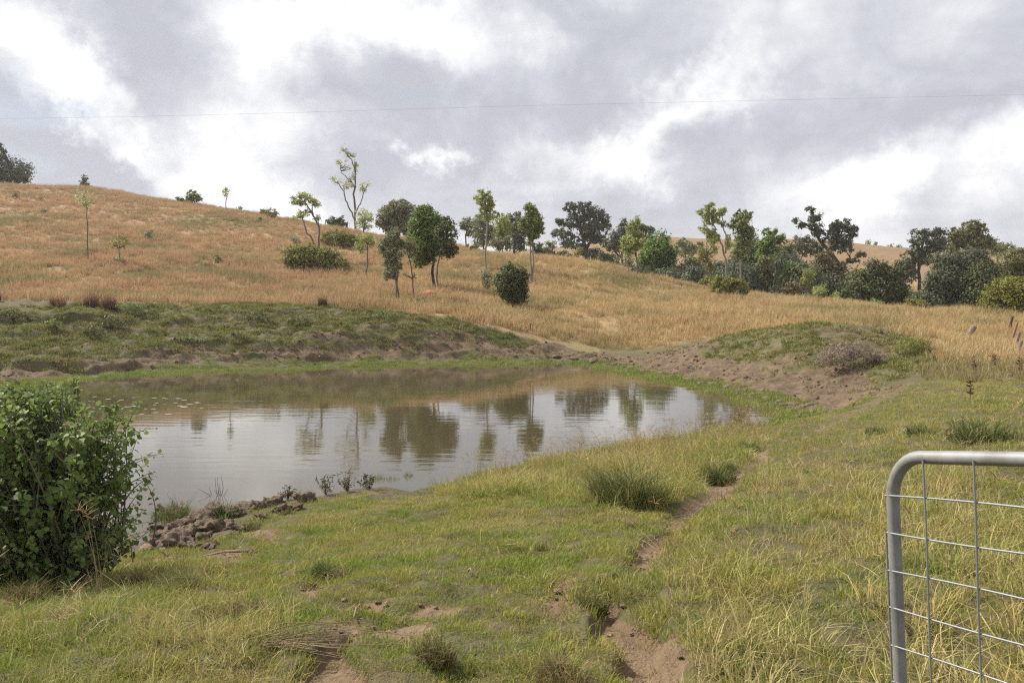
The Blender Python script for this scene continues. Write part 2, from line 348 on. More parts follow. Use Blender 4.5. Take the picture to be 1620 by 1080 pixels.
def hill_tone(n, p):
    """colour of the dry paddock: russet on the left hill, golden to the right, with greener and paler patches"""
    sp = n.new('ShaderNodeSeparateXYZ'); n.l.new(p, sp.inputs[0])
    n1 = n.noise(p, .09, 5, .6, .4); n2 = n.noise(p, .35, 4, .6); n3 = n.noise(p, .045, 3, .5)
    gx = n.math('ADD', n.rng(sp.outputs[0], -22, 12, 0, 1, True), n.math('MULTIPLY', n.math('SUBTRACT', n1, .5), 1.3), clamp=True)
    gx = n.math('MAXIMUM', gx, n.math('MULTIPLY', n.rng(n2, .52, .68, 0, 1), .55))
    gx = n.math('MULTIPLY', gx, n.rng(sp.outputs[1], 130, 230, 1, .25))
    rust = n.mix(n.rng(n2, .35, .65), (.405, .245, .14), (.475, .315, .182))
    gold = n.mix(n.rng(n2, .35, .65), (.485, .345, .168), (.55, .42, .22))
    c = n.mix(gx, rust, gold)
    grn = n.math('MULTIPLY', n.rng(n.noise(p, .13, 4, .6, .6), .46, .62, 0, 1, True), n.rng(n3, .38, .56, .3, .95))
    c = n.mix(grn, c, (.25, .22, .095))
    c = n.mix(n.math('MULTIPLY', n.rng(sp.outputs[1], 150, 240, 0, 1), n.rng(n.noise(p, .22, 5, .7), .35, .65, .55, 1.)), c, (.235, .135, .062))  # far hill browner, and darkened to paint in the grass shadows it lacks
    return c, n2
def mat_hill():
    m, n, o = newmat('dry_grass'); p = pos(n)
    c, n2 = hill_tone(n, p)
    r = at(n, 'rnd'); ob = n.new('ShaderNodeObjectInfo').outputs['Random']
    c = n.mix(n.rng(r, .55, 1.0, 0, .4), c, (.56, .44, .27))
    c = n.mix(n.rng(ob, .6, 1.0, 0, .25), c, (.29, .17, .09))
    c = n.mix(n.rng(ob, .0, .22, .55, 0), c, (.20, .19, .06))
    leafy(n, o, c, .35, .7, .1); return m
def mat_grass(name, A, B, straw, sc=1.2, lo=.4, hi=.6, cut=.7, tip=0.0, brown=(.16, .09, .04), bsc=.5, bamt=.0):
    m, n, o = newmat(name); p = pos(n)
    c = n.mix(n.rng(n.noise(p, sc, 4, .6, .3), lo, hi, 0, 1, True), A, B)
    if bamt: c = n.mix(n.rng(n.noise(p, bsc, 4, .65, .5), .48, .66, 0, bamt, True), c, straw)
    r = at(n, 'rnd'); ob = n.new('ShaderNodeObjectInfo').outputs['Random']
    c = n.mix(n.rng(r, cut, min(1.0, cut + .12), 0, .9), c, straw)
    c = n.mix(n.rng(r, .0, .10, .7, 0), c, brown)
    c = n.mix(n.rng(ob, .65, 1., 0, .5), c, B); c = n.mix(n.rng(ob, 0, .3, .5, 0), c, A)
    if tip: c = n.mix(n.math('MULTIPLY', n.rng(at(n, 'tip'), .35, 1.0, 0, 1), tip), c, straw)
    leafy(n, o, c, .28, .6, .08); return m
def mat_leaf(name, a, b, trans=.28, rough=.55, spec=.12, k=.6):
    m, n, o = newmat(name); p = pos(n)
    r = at(n, 'rnd')
    c = n.mix(r, a, b)
    c = n.mix(n.rng(n.noise(p, k, 3, .6), .4, .65, 0, .6), c, tuple(q * 1.25 for q in b))
    leafy(n, o, c, trans, rough, spec); return m
def mat_bark(name, a, b, sc=6):
    m, n, o = newmat(name)
    mp = n.new('ShaderNodeMapping'); n.l.new(n.new('ShaderNodeTexCoord').outputs['Object'], mp.inputs[0]); mp.inputs['Scale'].default_value = (sc, sc, sc * .25)
    h = n.noise(mp.outputs[0], 1.0, 5, .65)
    principled(n, o, n.mix(n.rng(h, .35, .65), a, b), .9, .15, normal=bump(n, h, .6, .03)); return m

# ground
def mat_ground():
    m, n, o = newmat('ground'); p = pos(n)
    soil_n = n.noise(p, 2.2, 6, .65, .3); fine = n.noise(p, 26, 5, .7)
    dirt = n.mix(n.rng(soil_n, .35, .65), (.150, .100, .058), (.215, .152, .092))
    dirt = n.mix(n.rng(fine, .5, .72, 0, .7), dirt, (.17, .11, .07))
    mud = n.mix(n.rng(n.noise(p, 1.4, 6, .7), .38, .62), (.095, .070, .044), (.19, .136, .080))
    mud = n.mix(n.rng(n.noise(p, 7.0, 5, .7), .52, .66, 0, .8), mud, (.07, .055, .045))
    turf = n.mix(n.rng(n.noise(p, 3.0, 5, .65), .36, .64), (.07, .075, .028), (.125, .10, .05))
    turf = n.mix(n.rng(fine, .45, .7, 0, .6), turf, (.15, .115, .065))
    hill, _ = hill_tone(n, p); hill = n.mix(.5, hill, (.17, .115, .058))
    hill = n.mix(n.rng(n.noise(p, 3.5, 5, .7), .5, .7, 0, .5), hill, (.12, .075, .035))
    emb = n.mix(n.rng(n.noise(p, .9, 6, .65, .4), .46, .64), (.11, .105, .046), (.15, .118, .066))
    emb = n.mix(n.rng(n.noise(p, 4.0, 5, .7), .5, .68, 0, .7), emb, (.085, .07, .045))
    nz = n.math('MULTIPLY', n.math('SUBTRACT', n.noise(p, 5.0, 5, .7), .5), .9)
    def f(name, k=1.0): return n.rng(n.math('ADD', n.math('MULTIPLY', at(n, name), k), n.math('MULTIPLY', nz, at(n, name))), .3, .7, 0, 1, True)
    c = n.mix(at(n, 'hill'), turf, hill)
    c = n.mix(f('emb'), c, emb)
    c = n.mix(f('mud'), c, mud)
    c = n.mix(f('dirt'), c, dirt)
    mb = n.mix(n.rng(n.noise(p, 3.0, 7, .75), .40, .60), (.095, .068, .044), (.175, .122, .076))
    c = n.mix(f('mdirt'), c, mb)
    wet = at(n, 'wet'); c = n.mix(n.math('MULTIPLY', wet, .7), c, (.06, .045, .032))
    h = n.math('ADD', n.math('MULTIPLY', fine, .25), n.math('MULTIPLY', n.noise(p, 6.5, 6, .7), 1.0))
    principled(n, o, c, n.rng(wet, 0, 1, .95, .45), .2, normal=bump(n, h, .9, .06)); return m

# ------------------------------------------------------------------ ground and water
def build_ground():
    az = np.concatenate([np.linspace(-180, -46, 40)[:-1], np.linspace(-46, 46, 470), np.linspace(46, 180, 40)[1:-1]])
    az = np.radians(az); rr = np.concatenate([np.geomspace(.4, 20, 400), np.linspace(20, 50, 400)[1:], np.geomspace(50, 1500, 210)[1:]])
    A, Rr = np.meshgrid(az, rr); x = Rr * np.sin(A); y = Rr * np.cos(A)
    z = height(x, y); zb, s = base_height(x, y); M = zones(x, y, zb, s)
    nr, na = x.shape
    V = np.stack([x, y, z], -1).reshape(-1, 3)
    V = np.vstack([V, [[0, 0, H1(0, 0)]]])
    i = np.arange(nr - 1)[:, None] * na + np.arange(na)[None]; j = np.arange(nr - 1)[:, None] * na + (np.arange(na) + 1)[None] % na
    q = np.stack([i, i + na, j + na, j], -1).reshape(-1, 4)
    k = np.arange(na); tr = np.stack([np.full(na, nr * na), k, (k + 1) % na], -1)
    # outward orientation: make normals point up
    me = mesh_np('ground', V, [q[:, ::-1], tr[:, ::-1]])
    if me.polygons[len(q) // 2].normal.z < 0: me.flip_normals()
    smooth(me)
    def pt(name, v_): attr(me, name, 'POINT', np.append(np.clip(v_, 0, 1).ravel(), 0))
    pt('dirt', np.maximum(M['path'], M['patch'])); pt('emb', np.maximum(M['emb'], M['mnd'])); pt('mdirt', M['mdirt'])
    nearmud = sstep(-1, .0, s) * sstep(1.3, .4, s) * (y < 20) * (x < -2.0) 
    pt('mud', np.maximum.reduce([M['mudbank'] * (1 - M['fringe'] * .6), nearmud, sstep(.3, -.3, s)]))
    pt('hill', M['hill']); pt('wet', sstep(.7, .1, s))
    o = obj('ground', me, mat_ground()); tag(o, 'grassy and muddy paddock ground rolling from the gate round the pond to the hills', 'ground', kind='structure')
build_ground()

def build_water():
    m, n, o = newmat('pond_water'); p = pos(n)
    mp = n.new('ShaderNodeMapping'); n.l.new(p, mp.inputs[0]); mp.inputs['Scale'].default_value = (.55, 2.6, 1)
    h1 = n.noise(mp.outputs[0], 1.1, 3, .55, .4)
    mp2 = n.new('ShaderNodeMapping'); n.l.new(p, mp2.inputs[0]); mp2.inputs['Scale'].default_value = (.25, .6, 1)
    calm = n.rng(n.noise(mp2.outputs[0], .35, 3, .5), .4, .62, .35, 1.0)
    h = n.math('MULTIPLY', h1, calm)
    b = principled(n, o, n.mix(n.rng(n.noise(p, .12, 3, .5), .4, .6), (.075, .058, .030), (.062, .052, .028)), .03, .5, normal=bump(n, h, .23, .02))
    b.inputs['IOR'].default_value = 1.68
    x0, x1, y0, y1 = -45, 14, 8, 44
    me = mesh_np('water', [(x0, y0, 0), (x1, y0, 0), (x1, y1, 0), (x0, y1, 0)], [np.array([[0, 1, 2, 3]])])
    o = obj('water', me, m); tag(o, 'still brown farm pond reflecting cloud and trees', 'pond', kind='structure')
build_water()

# ------------------------------------------------------------------ scattered grass (uncountable): instances on points
STASH = {}
def blades(n, rad, h0, h1, w, lean, seed, flat=0.0):
    g = np.random.default_rng(seed)
    r = rad * np.sqrt(g.random(n)); a = g.random(n) * 6.283
    p0 = np.stack([r * np.cos(a), r * np.sin(a), np.full(n, -.02)], -1)
    h = (h0 + (h1 - h0) * g.random(n) ** 1.3) * (1 - .45 * (r / rad) ** 2)
    b = a + g.normal(0, 1.3, n); dr = np.stack([np.cos(b), np.sin(b), np.zeros(n)], -1)
    ln = lean * (.25 + g.random(n)) * h
    up = np.array([0, 0, 1.0])
    p1 = p0 + dr * (ln * .3)[:, None] + up * (h * .6 * (1 - flat))[:, None]
    p2 = p0 + dr * ln[:, None] + up * (h * (1 - flat) * (1 - .25 * lean * g.random(n)))[:, None]
    c = g.random(n) * 6.283; sv = np.stack([np.cos(c), np.sin(c), np.zeros(n)], -1) * (w * (.6 + .8 * g.random(n)))[:, None] * .5
    V = np.stack([p0 - sv, p0 + sv, p1 - sv * .8, p1 + sv * .8, p2], 1).reshape(-1, 3)
    i = np.arange(n)[:, None] * 5
    return V, i + np.array([0, 1, 3, 2]), i + np.array([2, 3, 4]), g.random(n), np.tile([0, 0, .55, .55, 1.0], n)
def blade_mesh(name, *a, **k):
    V, q, tr, r, tip = blades(*a, **k)
    me = mesh_np(name, V, [q, tr]); attr(me, 'rnd', 'FACE', np.concatenate([r, r])); attr(me, 'tip', 'POINT', tip)
    return me
def tubes(lines, sides=3):
    """lines: list of (points, radii) -> vertices, quads"""
    VV, QQ, n0 = [], [], 0
    for pts, rad in lines:
        pts = np.asarray(pts, float); k = len(pts); tg = np.gradient(pts, axis=0); tg /= np.linalg.norm(tg, axis=1)[:, None] + 1e-9
        ref = np.array([1., 0, 0]) if abs(tg[0][0]) < .8 else np.array([0, 1., 0])
        s1 = np.cross(tg, ref); s1 /= np.linalg.norm(s1, axis=1)[:, None] + 1e-9; s2 = np.cross(tg, s1)
        an = np.arange(sides) * 2 * math.pi / sides
        ring = pts[:, None] + (s1[:, None] * np.cos(an)[None, :, None] + s2[:, None] * np.sin(an)[None, :, None]) * np.asarray(rad, float).reshape(-1, 1, 1)
        VV.append(ring.reshape(-1, 3))
        i = n0 + np.arange(k - 1)[:, None] * sides + np.arange(sides)[None]; j = n0 + np.arange(k - 1)[:, None] * sides + (np.arange(sides)[None] + 1) % sides
        QQ.append(np.stack([i, j, j + sides, i + sides], -1).reshape(-1, 4)); n0 += k * sides
    return np.concatenate(VV), np.concatenate(QQ)
def stalk_mesh(name, n, rad, h0, h1, seed, fingers=5, fl=.07, sw=.0016):
    g = np.random.default_rng(seed); L = []
    for _ in range(n):
        a, r = g.random() * 6.283, rad * math.sqrt(g.random()); h = h0 + (h1 - h0) * g.random(); b = g.random() * 6.283; ln = h * (.1 + .35 * g.random())
        p = np.array([r * math.cos(a), r * math.sin(a), 0]); dr = np.array([math.cos(b), math.sin(b), 0])
        pts = [p + dr * ln * q ** 2 + np.array([0, 0, h * q]) for q in (0, .35, .7, 1)]
        L.append((pts, [sw, sw * .9, sw * .7, sw * .6]))
        for k in range(fingers):
            c = k * 6.283 / max(fingers, 1) + g.random(); e = np.array([math.cos(c) * .8, math.sin(c) * .8, .25 + .6 * g.random()]) * fl * (.7 + .6 * g.random())
            L.append(([pts[-1], pts[-1] + e * .55, pts[-1] + e + np.array([0, 0, -fl * .12])], [sw * .8, sw * 1.25, sw * .6]))
    V, q = tubes(L, 3); me = mesh_np(name, V, [q]); attr(me, 'rnd', 'FACE', np.full(len(q), .5)); return me

def scatter(name, pts, scl, meshes, mat, label, cat, tilt=.12, seed=1):
    g = np.random.default_rng(seed); n = len(pts)
    me = bpy.data.meshes.new(name); me.vertices.add(n); me.vertices.foreach_set('co', np.asarray(pts, np.float32).ravel())
    attr(me, 'rot', 'POINT', np.stack([g.normal(0, tilt, n), g.normal(0, tilt, n), g.random(n) * 6.283], -1), 'FLOAT_VECTOR')
    attr(me, 'scl', 'POINT', scl); attr(me, 'vid', 'POINT', g.integers(0, len(meshes), n), 'INT')
    col = bpy.data.collections.new(name + ' tufts')
    for k, b in enumerate(meshes):
        b.materials.clear(); b.materials.append(mat); ob = bpy.data.objects.new('tuft', b); col.objects.link(ob)
    o = obj(name, me, mat); tag(o, label, cat, kind='stuff')
    gt = bpy.data.node_groups.new(name, 'GeometryNodeTree')
    gt.interface.new_socket('Geometry', in_out='INPUT', socket_type='NodeSocketGeometry'); gt.interface.new_socket('Geometry', in_out='OUTPUT', socket_type='NodeSocketGeometry')
    N = gt.nodes; L = gt.links
    gi, go = N.new('NodeGroupInput'), N.new('NodeGroupOutput'); ip = N.new('GeometryNodeInstanceOnPoints'); ci = N.new('GeometryNodeCollectionInfo')
    ci.inputs['Collection'].default_value = col; ci.inputs['Separate Children'].default_value = True; ci.inputs['Reset Children'].default_value = True
    def na(nm, typ):
        a = N.new('GeometryNodeInputNamedAttribute'); a.data_type = typ; a.inputs['Name'].default_value = nm; return a.outputs[0]
    L.new(gi.outputs[0], ip.inputs['Points']); L.new(ci.outputs[0], ip.inputs['Instance']); ip.inputs['Pick Instance'].default_value = True
    L.new(na('vid', 'INT'), ip.inputs['Instance Index'])
    er = N.new('FunctionNodeEulerToRotation'); L.new(na('rot', 'FLOAT_VECTOR'), er.inputs[0]); L.new(er.outputs[0], ip.inputs['Rotation'])
    L.new(na('scl', 'FLOAT'), ip.inputs['Scale']); L.new(ip.outputs[0], go.inputs[0])
    md = o.modifiers.new('scatter', 'NODES'); md.node_group = gt
    return o
def sample(bands, half=48):
    """random ground points ahead of the camera: bands of (near, far, density per square metre)"""
    X, Y = [], []
    for r1, r2, dn in bands:
        n = int(math.radians(half) * (r2 * r2 - r1 * r1) * dn)
        r = np.sqrt(R.random(n) * (r2 * r2 - r1 * r1) + r1 * r1); a = np.radians((R.random(n) * 2 - 1) * half)
        X.append(r * np.sin(a)); Y.append(r * np.cos(a))
    x, y = np.concatenate(X), np.concatenate(Y)
    zb, s = base_height(x, y); M = zones(x, y, zb, s); M['s'] = s
    return x, y, M
def pick(x, y, prob):
    k = R.random(len(x)) < prob
    x, y = x[k], y[k]; return np.stack([x, y, height(x, y)], -1), k

def grass():
    # short grazed turf
    x, y, M = sample([(2.0, 6, 260), (6, 12, 170), (12, 25, 70)])
    bare = np.maximum(M['path'], M['patch'])
    pr = (1 - .93 * bare) * (M['s'] > .05) * (1 - M['hill']) * (1 - M['mdirt']) * (1 - .6 * M['right']) * (.75 + .25 * sstep(-.35, .1, fbm(x / .5, y / .5, 71, 3)))
    near_mud = (M['px'] < 400) & (M['s'] < 1.1)
    pr = pr * np.where(near_mud, .12, 1)
    pts, k = pick(x, y, pr)
    sc = (.75 + .5 * R.random(len(pts))) * (1 + .9 * np.clip(fbm(pts[:, 0] / .45, pts[:, 1] / .45, 73, 3), -.3, 1))
    sc = sc * np.where(bare[k] > .3, .6, 1)
    turf = mat_grass('green_turf', (.180, .255, .034), (.31, .295, .070), (.50, .39, .18), 1.0, .38, .62, .78, bsc=.55, bamt=.6)
    scatter('turf_grass', pts, sc, [blade_mesh('tuft', 64, .085, .022, .085, .0036, .85, 100 + q) for q in range(5)], turf, 'short grazed green grass covering the near bank', 'grass', seed=2)
    # medium grass: bank, left corner, right side
    x, y, M = sample([(1.6, 6, 95), (6, 12, 75), (12, 34, 40)])
    bare = np.maximum(M['path'], M['patch']); cl = fbm(x / .7, y / .7, 81, 3)
    pr = np.clip(M['left'] * (.55 + .5 * cl) + M['right'] * (.5 + .6 * cl) + M['bank'] * (.9 + .4 * cl) + .015, 0, 1) * (1 - .97 * bare) * (M['s'] > .12) * (1 - M['mdirt']) * (1 - .8 * M['mnd'])
    pts, k = pick(x, y, pr)
    sc = (.6 + .6 * R.random(len(pts))) * (1 + .6 * np.clip(cl[k], -.5, 1)) * np.where(M['left'][k] > .5, .8, 1) * (1 + .55 * M['bank'][k] + .12 * M['right'][k]) * np.where((M['py'][k] < 770) & (M['px'][k] > 1150), .75, 1)
    mid = mat_grass('meadow_grass', (.178, .245, .036), (.34, .295, .078), (.58, .45, .23), .8, .40, .64, .72, tip=.3, brown=(.20, .10, .045), bsc=.35, bamt=.62)
    scatter('meadow_grass', pts, sc, [blade_mesh('tuft', 34, .075, .07, .25, .0046, 1.05, 200 + q) for q in range(6)], mid, 'knee high mixed green and straw grass by the path and gate', 'grass', tilt=.2, seed=3)
    # fallen straw and dead stems
    x, y, M = sample([(1.6, 8, 40), (8, 20, 14)])
    pr = np.clip(.05 + .6 * M['left'] * sstep(-.1, .4, fbm(x / .6, y / .6, 91, 2)) + .75 * M['right'] * sstep(-.2, .4, fbm(x / .8, y / .8, 92, 2)) + .2 * M['bank'] + .45 * M['path'], 0, 1) * (M['s'] > .3)
    pts, k = pick(x, y, pr); pts[:, 2] += .03
    straw = mat_grass('straw', (.42, .31, .155), (.50, .40, .23), (.55, .47, .32), 2, .4, .6, .7, brown=(.2, .1, .05))
    scatter('dead_straw', pts, .7 + .6 * R.random(len(pts)), [blade_mesh('tuft', 9, .10, .10, .28, .0030, 1.6, 300 + q, flat=.72) for q in range(5)], straw, 'dead straw coloured stems lying over the green grass', 'straw', tilt=.3, seed=4)
    # crumbs of broken soil on the bare ground
    x, y, M = sample([(2.0, 8, 420), (8, 16, 160)], 36)
    bare = np.maximum(M['path'], M['patch']); pr = np.clip(bare * (.25 + .9 * sstep(-.1, .4, fbm(x / .25, y / .25, 97, 3))), 0, 1) * (M['s'] > .2)
    pts, k = pick(x, y, pr); g = np.random.default_rng(3); ms = []
    for q in range(5):
        bm = bmesh.new(); bmesh.ops.create_icosphere(bm, subdivisions=1, radius=.012)
        for v_ in bm.verts: v_.co *= .6 + .8 * g.random(); v_.co.z *= .7
        me = bpy.data.meshes.new('crumb'); bm.to_mesh(me); bm.free(); ms.append(me)
    cm, n, o = newmat('soil_crumb'); ob = n.new('ShaderNodeObjectInfo').outputs['Random']
    principled(n, o, n.mix(ob, (.13, .085, .05), (.27, .19, .115)), .95, .1)
    scatter('soil_crumbs', pts, .4 + 1.5 * R.random(len(pts)) ** 3, ms, cm, 'crumbs of broken tan soil on the bare dirt', 'soil', seed=9)
    # clods on the bare soil of the far bank and the mound
    x, y, M = sample([(21, 46, 22)], 38)
    pr = np.clip(np.maximum(M['mdirt'], M['mudbank']) * (.1 + .9 * sstep(-.1, .25, fbm(x / .9, y / .9, 131, 4))) + .04 * M['emb'], 0, 1) * (M['s'] > .5)
    pts, k = pick(x, y, pr); ms2 = []
    for q in range(5):
        bm = bmesh.new(); bmesh.ops.create_icosphere(bm, subdivisions=1, radius=.05)
        for v_ in bm.verts: v_.co *= .55 + .9 * g.random(); v_.co.z *= .75
        me = bpy.data.meshes.new('clod'); bm.to_mesh(me); bm.free(); ms2.append(me)
    km, n, o = newmat('soil_clod'); ob = n.new('ShaderNodeObjectInfo').outputs['Random']
    principled(n, o, n.mix(ob, (.075, .055, .038), (.19, .135, .085)), .95, .1)
    scatter('bank_clods', pts, .4 + 1.5 * R.random(len(pts)) ** 2.5, ms2, km, 'small clods of dark soil over the far bank and the mound', 'soil', seed=10)
    # seed stalks along the bank and by the gate
    x, y, M = sample([(1.8, 8, 9), (8, 22, 6), (22, 34, 4)])
    pr = np.clip(M['right'] * .45 * sstep(-.2, .5, fbm(x / 1.0, y / 1.0, 95, 2)) + M['bank'] * .9 * sstep(14, 15, y + (M['px'] > 900) * 3) + .12 * M['left'], 0, 1) * (M['s'] > .1) * (1 - M['path']) * (1 - M['mnd'])
    pts, k = pick(x, y, pr)
    sm, n, o = newmat('seed_head'); ob = n.new('ShaderNodeObjectInfo').outputs['Random']
    leafy(n, o, n.mix(ob, (.30, .18, .10), (.52, .42, .24)), .2, .7, .1)
    scatter('seed_stalks', pts, .7 + .5 * R.random(len(pts)), [stalk_mesh('tuft', 5, .12, .30, .62, 400 + q) for q in range(5)], sm, 'thin seeding grass stalks standing above the bank', 'grass', tilt=.1, seed=5)
    # dry paddock grass on the hill and on the golden flat behind the mound
    x, y, M = sample([(24, 50, 9), (50, 90, 6.5), (90, 165, 3.6)])
    dryr = sstep(1400, 1560, M['px'] + 60 * fbm(x / 3, y / 3, 99, 3)) * (y > 17)
    pr = np.clip(np.maximum(M['hill'], .8 * dryr * (1 - M['mnd'])), 0, 1) * (M['s'] > 4) * (.35 + .65 * sstep(-.6, .05, fbm(x / 3.0, y / 3.0, 101, 4)))
    pr = pr * (1 - .8 * sstep(.5, 1., sstep(9, 3, np.abs(M['px'] - 930)) * (M['py'] < 470) * (y > 50)))
    pts, k = pick(x, y, pr)
    sc = (.6 + .7 * R.random(len(pts))) * (1 + .5 * fbm(pts[:, 0] / 4, pts[:, 1] / 4, 103, 3)) * np.where((M['px'][k] > 1450) & (pts[:, 1] < 45), .75, 1)
    scatter('dry_grass', pts, sc, [blade_mesh('tuft', 46, .34, .22, .72, .020, .55, 500 + q) for q in range(6)], mat_hill(), 'tall dry russet and golden grass over the hill', 'grass', tilt=.12, seed=6)
    # low green growth on the embankment and the mound
    x, y, M = sample([(22, 50, 24)])
    pr = np.clip(M['emb'] + M['mnd'] * .9, 0, 1) * (1 - .97 * M['mdirt']) * (1 - .93 * M['mudbank']) * (M['s'] > 2.0) * (.42 + .58 * sstep(-.22, .06, fbm(x / 1.3, y / .8, 111, 5, .62)))
    pts, k = pick(x, y, pr)
    eg = mat_grass('bank_grass', (.165, .195, .046), (.26, .245, .08), (.33, .26, .13), .5, .4, .6, .82, bsc=.4, bamt=.5)
    scatter('embankment_grass', pts, .6 + .8 * R.random(len(pts)), [blade_mesh('tuft', 44, .20, .06, .20, .022, .9, 600 + q) for q in range(5)], eg, 'low green creeping growth on the pond embankment and mound', 'grass', seed=7)
    # bright water-edge grass
    x, y, M = sample([(20, 42, 42)])
    pts, k = pick(x, y, M['fringe'] * (.5 + .5 * sstep(-.4, .2, fbm(x / .9, y / .6, 121, 3))))
    pts[:, 2] = np.maximum(pts[:, 2], -.03)
    fg = mat_grass('water_edge_grass', (.19, .26, .05), (.28, .30, .08), (.38, .34, .14), .6, .4, .6, .88)
    scatter('water_edge_grass', pts, .55 + .6 * R.random(len(pts)), [blade_mesh('tuft', 34, .16, .06, .20, .012, .6, 700 + q) for q in range(4)], fg, 'bright green grass ringing the far waterline', 'grass', seed=8)
grass()

# ------------------------------------------------------------------ trees and bushes
LEAF = {
    'dark': mat_leaf('leaves_dark', (0.075, 0.088, 0.039), (0.127, 0.143, 0.060), .22),
    'blue': mat_leaf('leaves_blue_green', (0.081, 0.096, 0.060), (0.137, 0.153, 0.091), .22),
    'olive': mat_leaf('leaves_olive', (0.127, 0.133, 0.060), (0.215, 0.211, 0.094), .25),
    'grey': mat_leaf('leaves_grey_green', (0.150, 0.166, 0.096), (0.247, 0.260, 0.150), .25),
    'green': mat_leaf('leaves_green', (0.098, 0.153, 0.039), (0.182, 0.244, 0.060), .3),
    'mid': mat_leaf('leaves_mid_green', (0.137, 0.172, 0.060), (0.234, 0.267, 0.091), .32),
    'bright': mat_leaf('leaves_bright_green', (0.234, 0.280, 0.088), (0.377, 0.416, 0.137), .38),
    'yellow': mat_leaf('leaves_yellow_green', (0.165, 0.172, 0.045), (0.260, 0.255, 0.075), .35),
    'lime': mat_leaf('leaves_olive_yellow', (0.125, 0.132, 0.030), (0.210, 0.205, 0.046), .3),
    'pale': mat_leaf('leaves_pale_green', (0.286, 0.319, 0.156), (0.442, 0.468, 0.234), .38),
    'brown': mat_leaf('leaves_brownish', (0.125, 0.105, 0.052), (0.200, 0.170, 0.080), .22),
    'tuss': mat_leaf('dead_twigs', (0.190, 0.145, 0.115), (0.290, 0.225, 0.175), .2),
}
BARK = {'pale': mat_bark('bark_pale', (.30, .27, .24), (.20, .17, .15)), 'dark': mat_bark('bark_dark', (.085, .068, .055), (.05, .04, .033)), 'grey': mat_bark('bark_grey', (.20, .17, .14), (.11, .09, .075))}
ZO = {'P': (0, 0, 1), 'A': (0, 200, 3.0), 'B': (420, 220, 3.857), 'C': (700, 280, 3.857), 'D': (1000, 300, 4.05), 'E': (1220, 320, 3.857)}

def leaf_cloud(ells, d, dens, size, g, ground=None, sparse=False, flat=.8, shell=.55):
    """leaves in clumps through a set of ellipsoids; ells in world units: (centre, rx, rz, ry)"""
    CC, RR, NN = [], [], []
    for c, rx, rz, ry in ells:
        area = math.pi * rx * rz * (F / d) ** 2                     # picture area in square pixels
        ns = max(5, int(area / (26 if sparse else 17)))
        dirs = g.normal(size=(ns, 3)); dirs /= np.linalg.norm(dirs, axis=1)[:, None]
        rad = (shell + (1.08 - shell) * g.random(ns) ** .7) * np.where(g.random(ns) < .25, g.random(ns), 1)
        sub = c + dirs * rad[:, None] * np.array([rx, ry, rz])
        sr = min(rx, rz) * (.17 + .20 * g.random(ns)) if not sparse else min(rx, rz) * (.14 + .18 * g.random(ns))
        sr = np.maximum(sr, 2.0 * d / F)
        nl = max(6, int(area * dens * 1.7 / ns))
        q = g.normal(size=(ns, nl, 3)) * .78
        pts = sub[:, None] + q * (1.45 if sparse else 1) * sr[:, None, None] * np.array([1, 1, flat])
        nrm = dirs[:, None] * .5 + q * .5 + np.array([0, 0, .35]) + g.normal(size=q.shape) * .55
        CC.append(pts.reshape(-1, 3)); NN.append(nrm.reshape(-1, 3)); RR.append(np.repeat(g.random(ns), nl) * .65 + .35 * g.random(ns * nl))
    c = np.concatenate(CC); nrm = np.concatenate(NN); r = np.concatenate(RR); n = len(c)
    nrm /= np.linalg.norm(nrm, axis=1)[:, None] + 1e-9
    a = np.cross(nrm, g.normal(size=(n, 3))); a /= np.linalg.norm(a, axis=1)[:, None] + 1e-9
    b = np.cross(nrm, a)
    L = size * (.6 + .8 * g.random(n))[:, None]; Wd = L * .55
    V = np.stack([c - a * L * .5, c + b * Wd * .5 - a * L * .05, c + a * L * .5, c - b * Wd * .5 - a * L * .05], 1)
    if ground is not None:
        ok = c[:, 2] > ground + .03; V, r = V[ok], r[ok]
    n = len(V)
    return V.reshape(-1, 3), np.arange(n * 4).reshape(n, 4), r
def bend(pts, g, amt):
    """resample a polyline smoothly with a little wobble"""
    pts = np.asarray(pts, float); k = len(pts); tt = np.linspace(0, k - 1, max(4, (k - 1) * 3 + 1)); o = np.stack([np.interp(tt, np.arange(k), pts[:, i]) for i in range(3)], -1)
    o[1:-1] += g.normal(0, amt, (len(o) - 2, 3)); return o

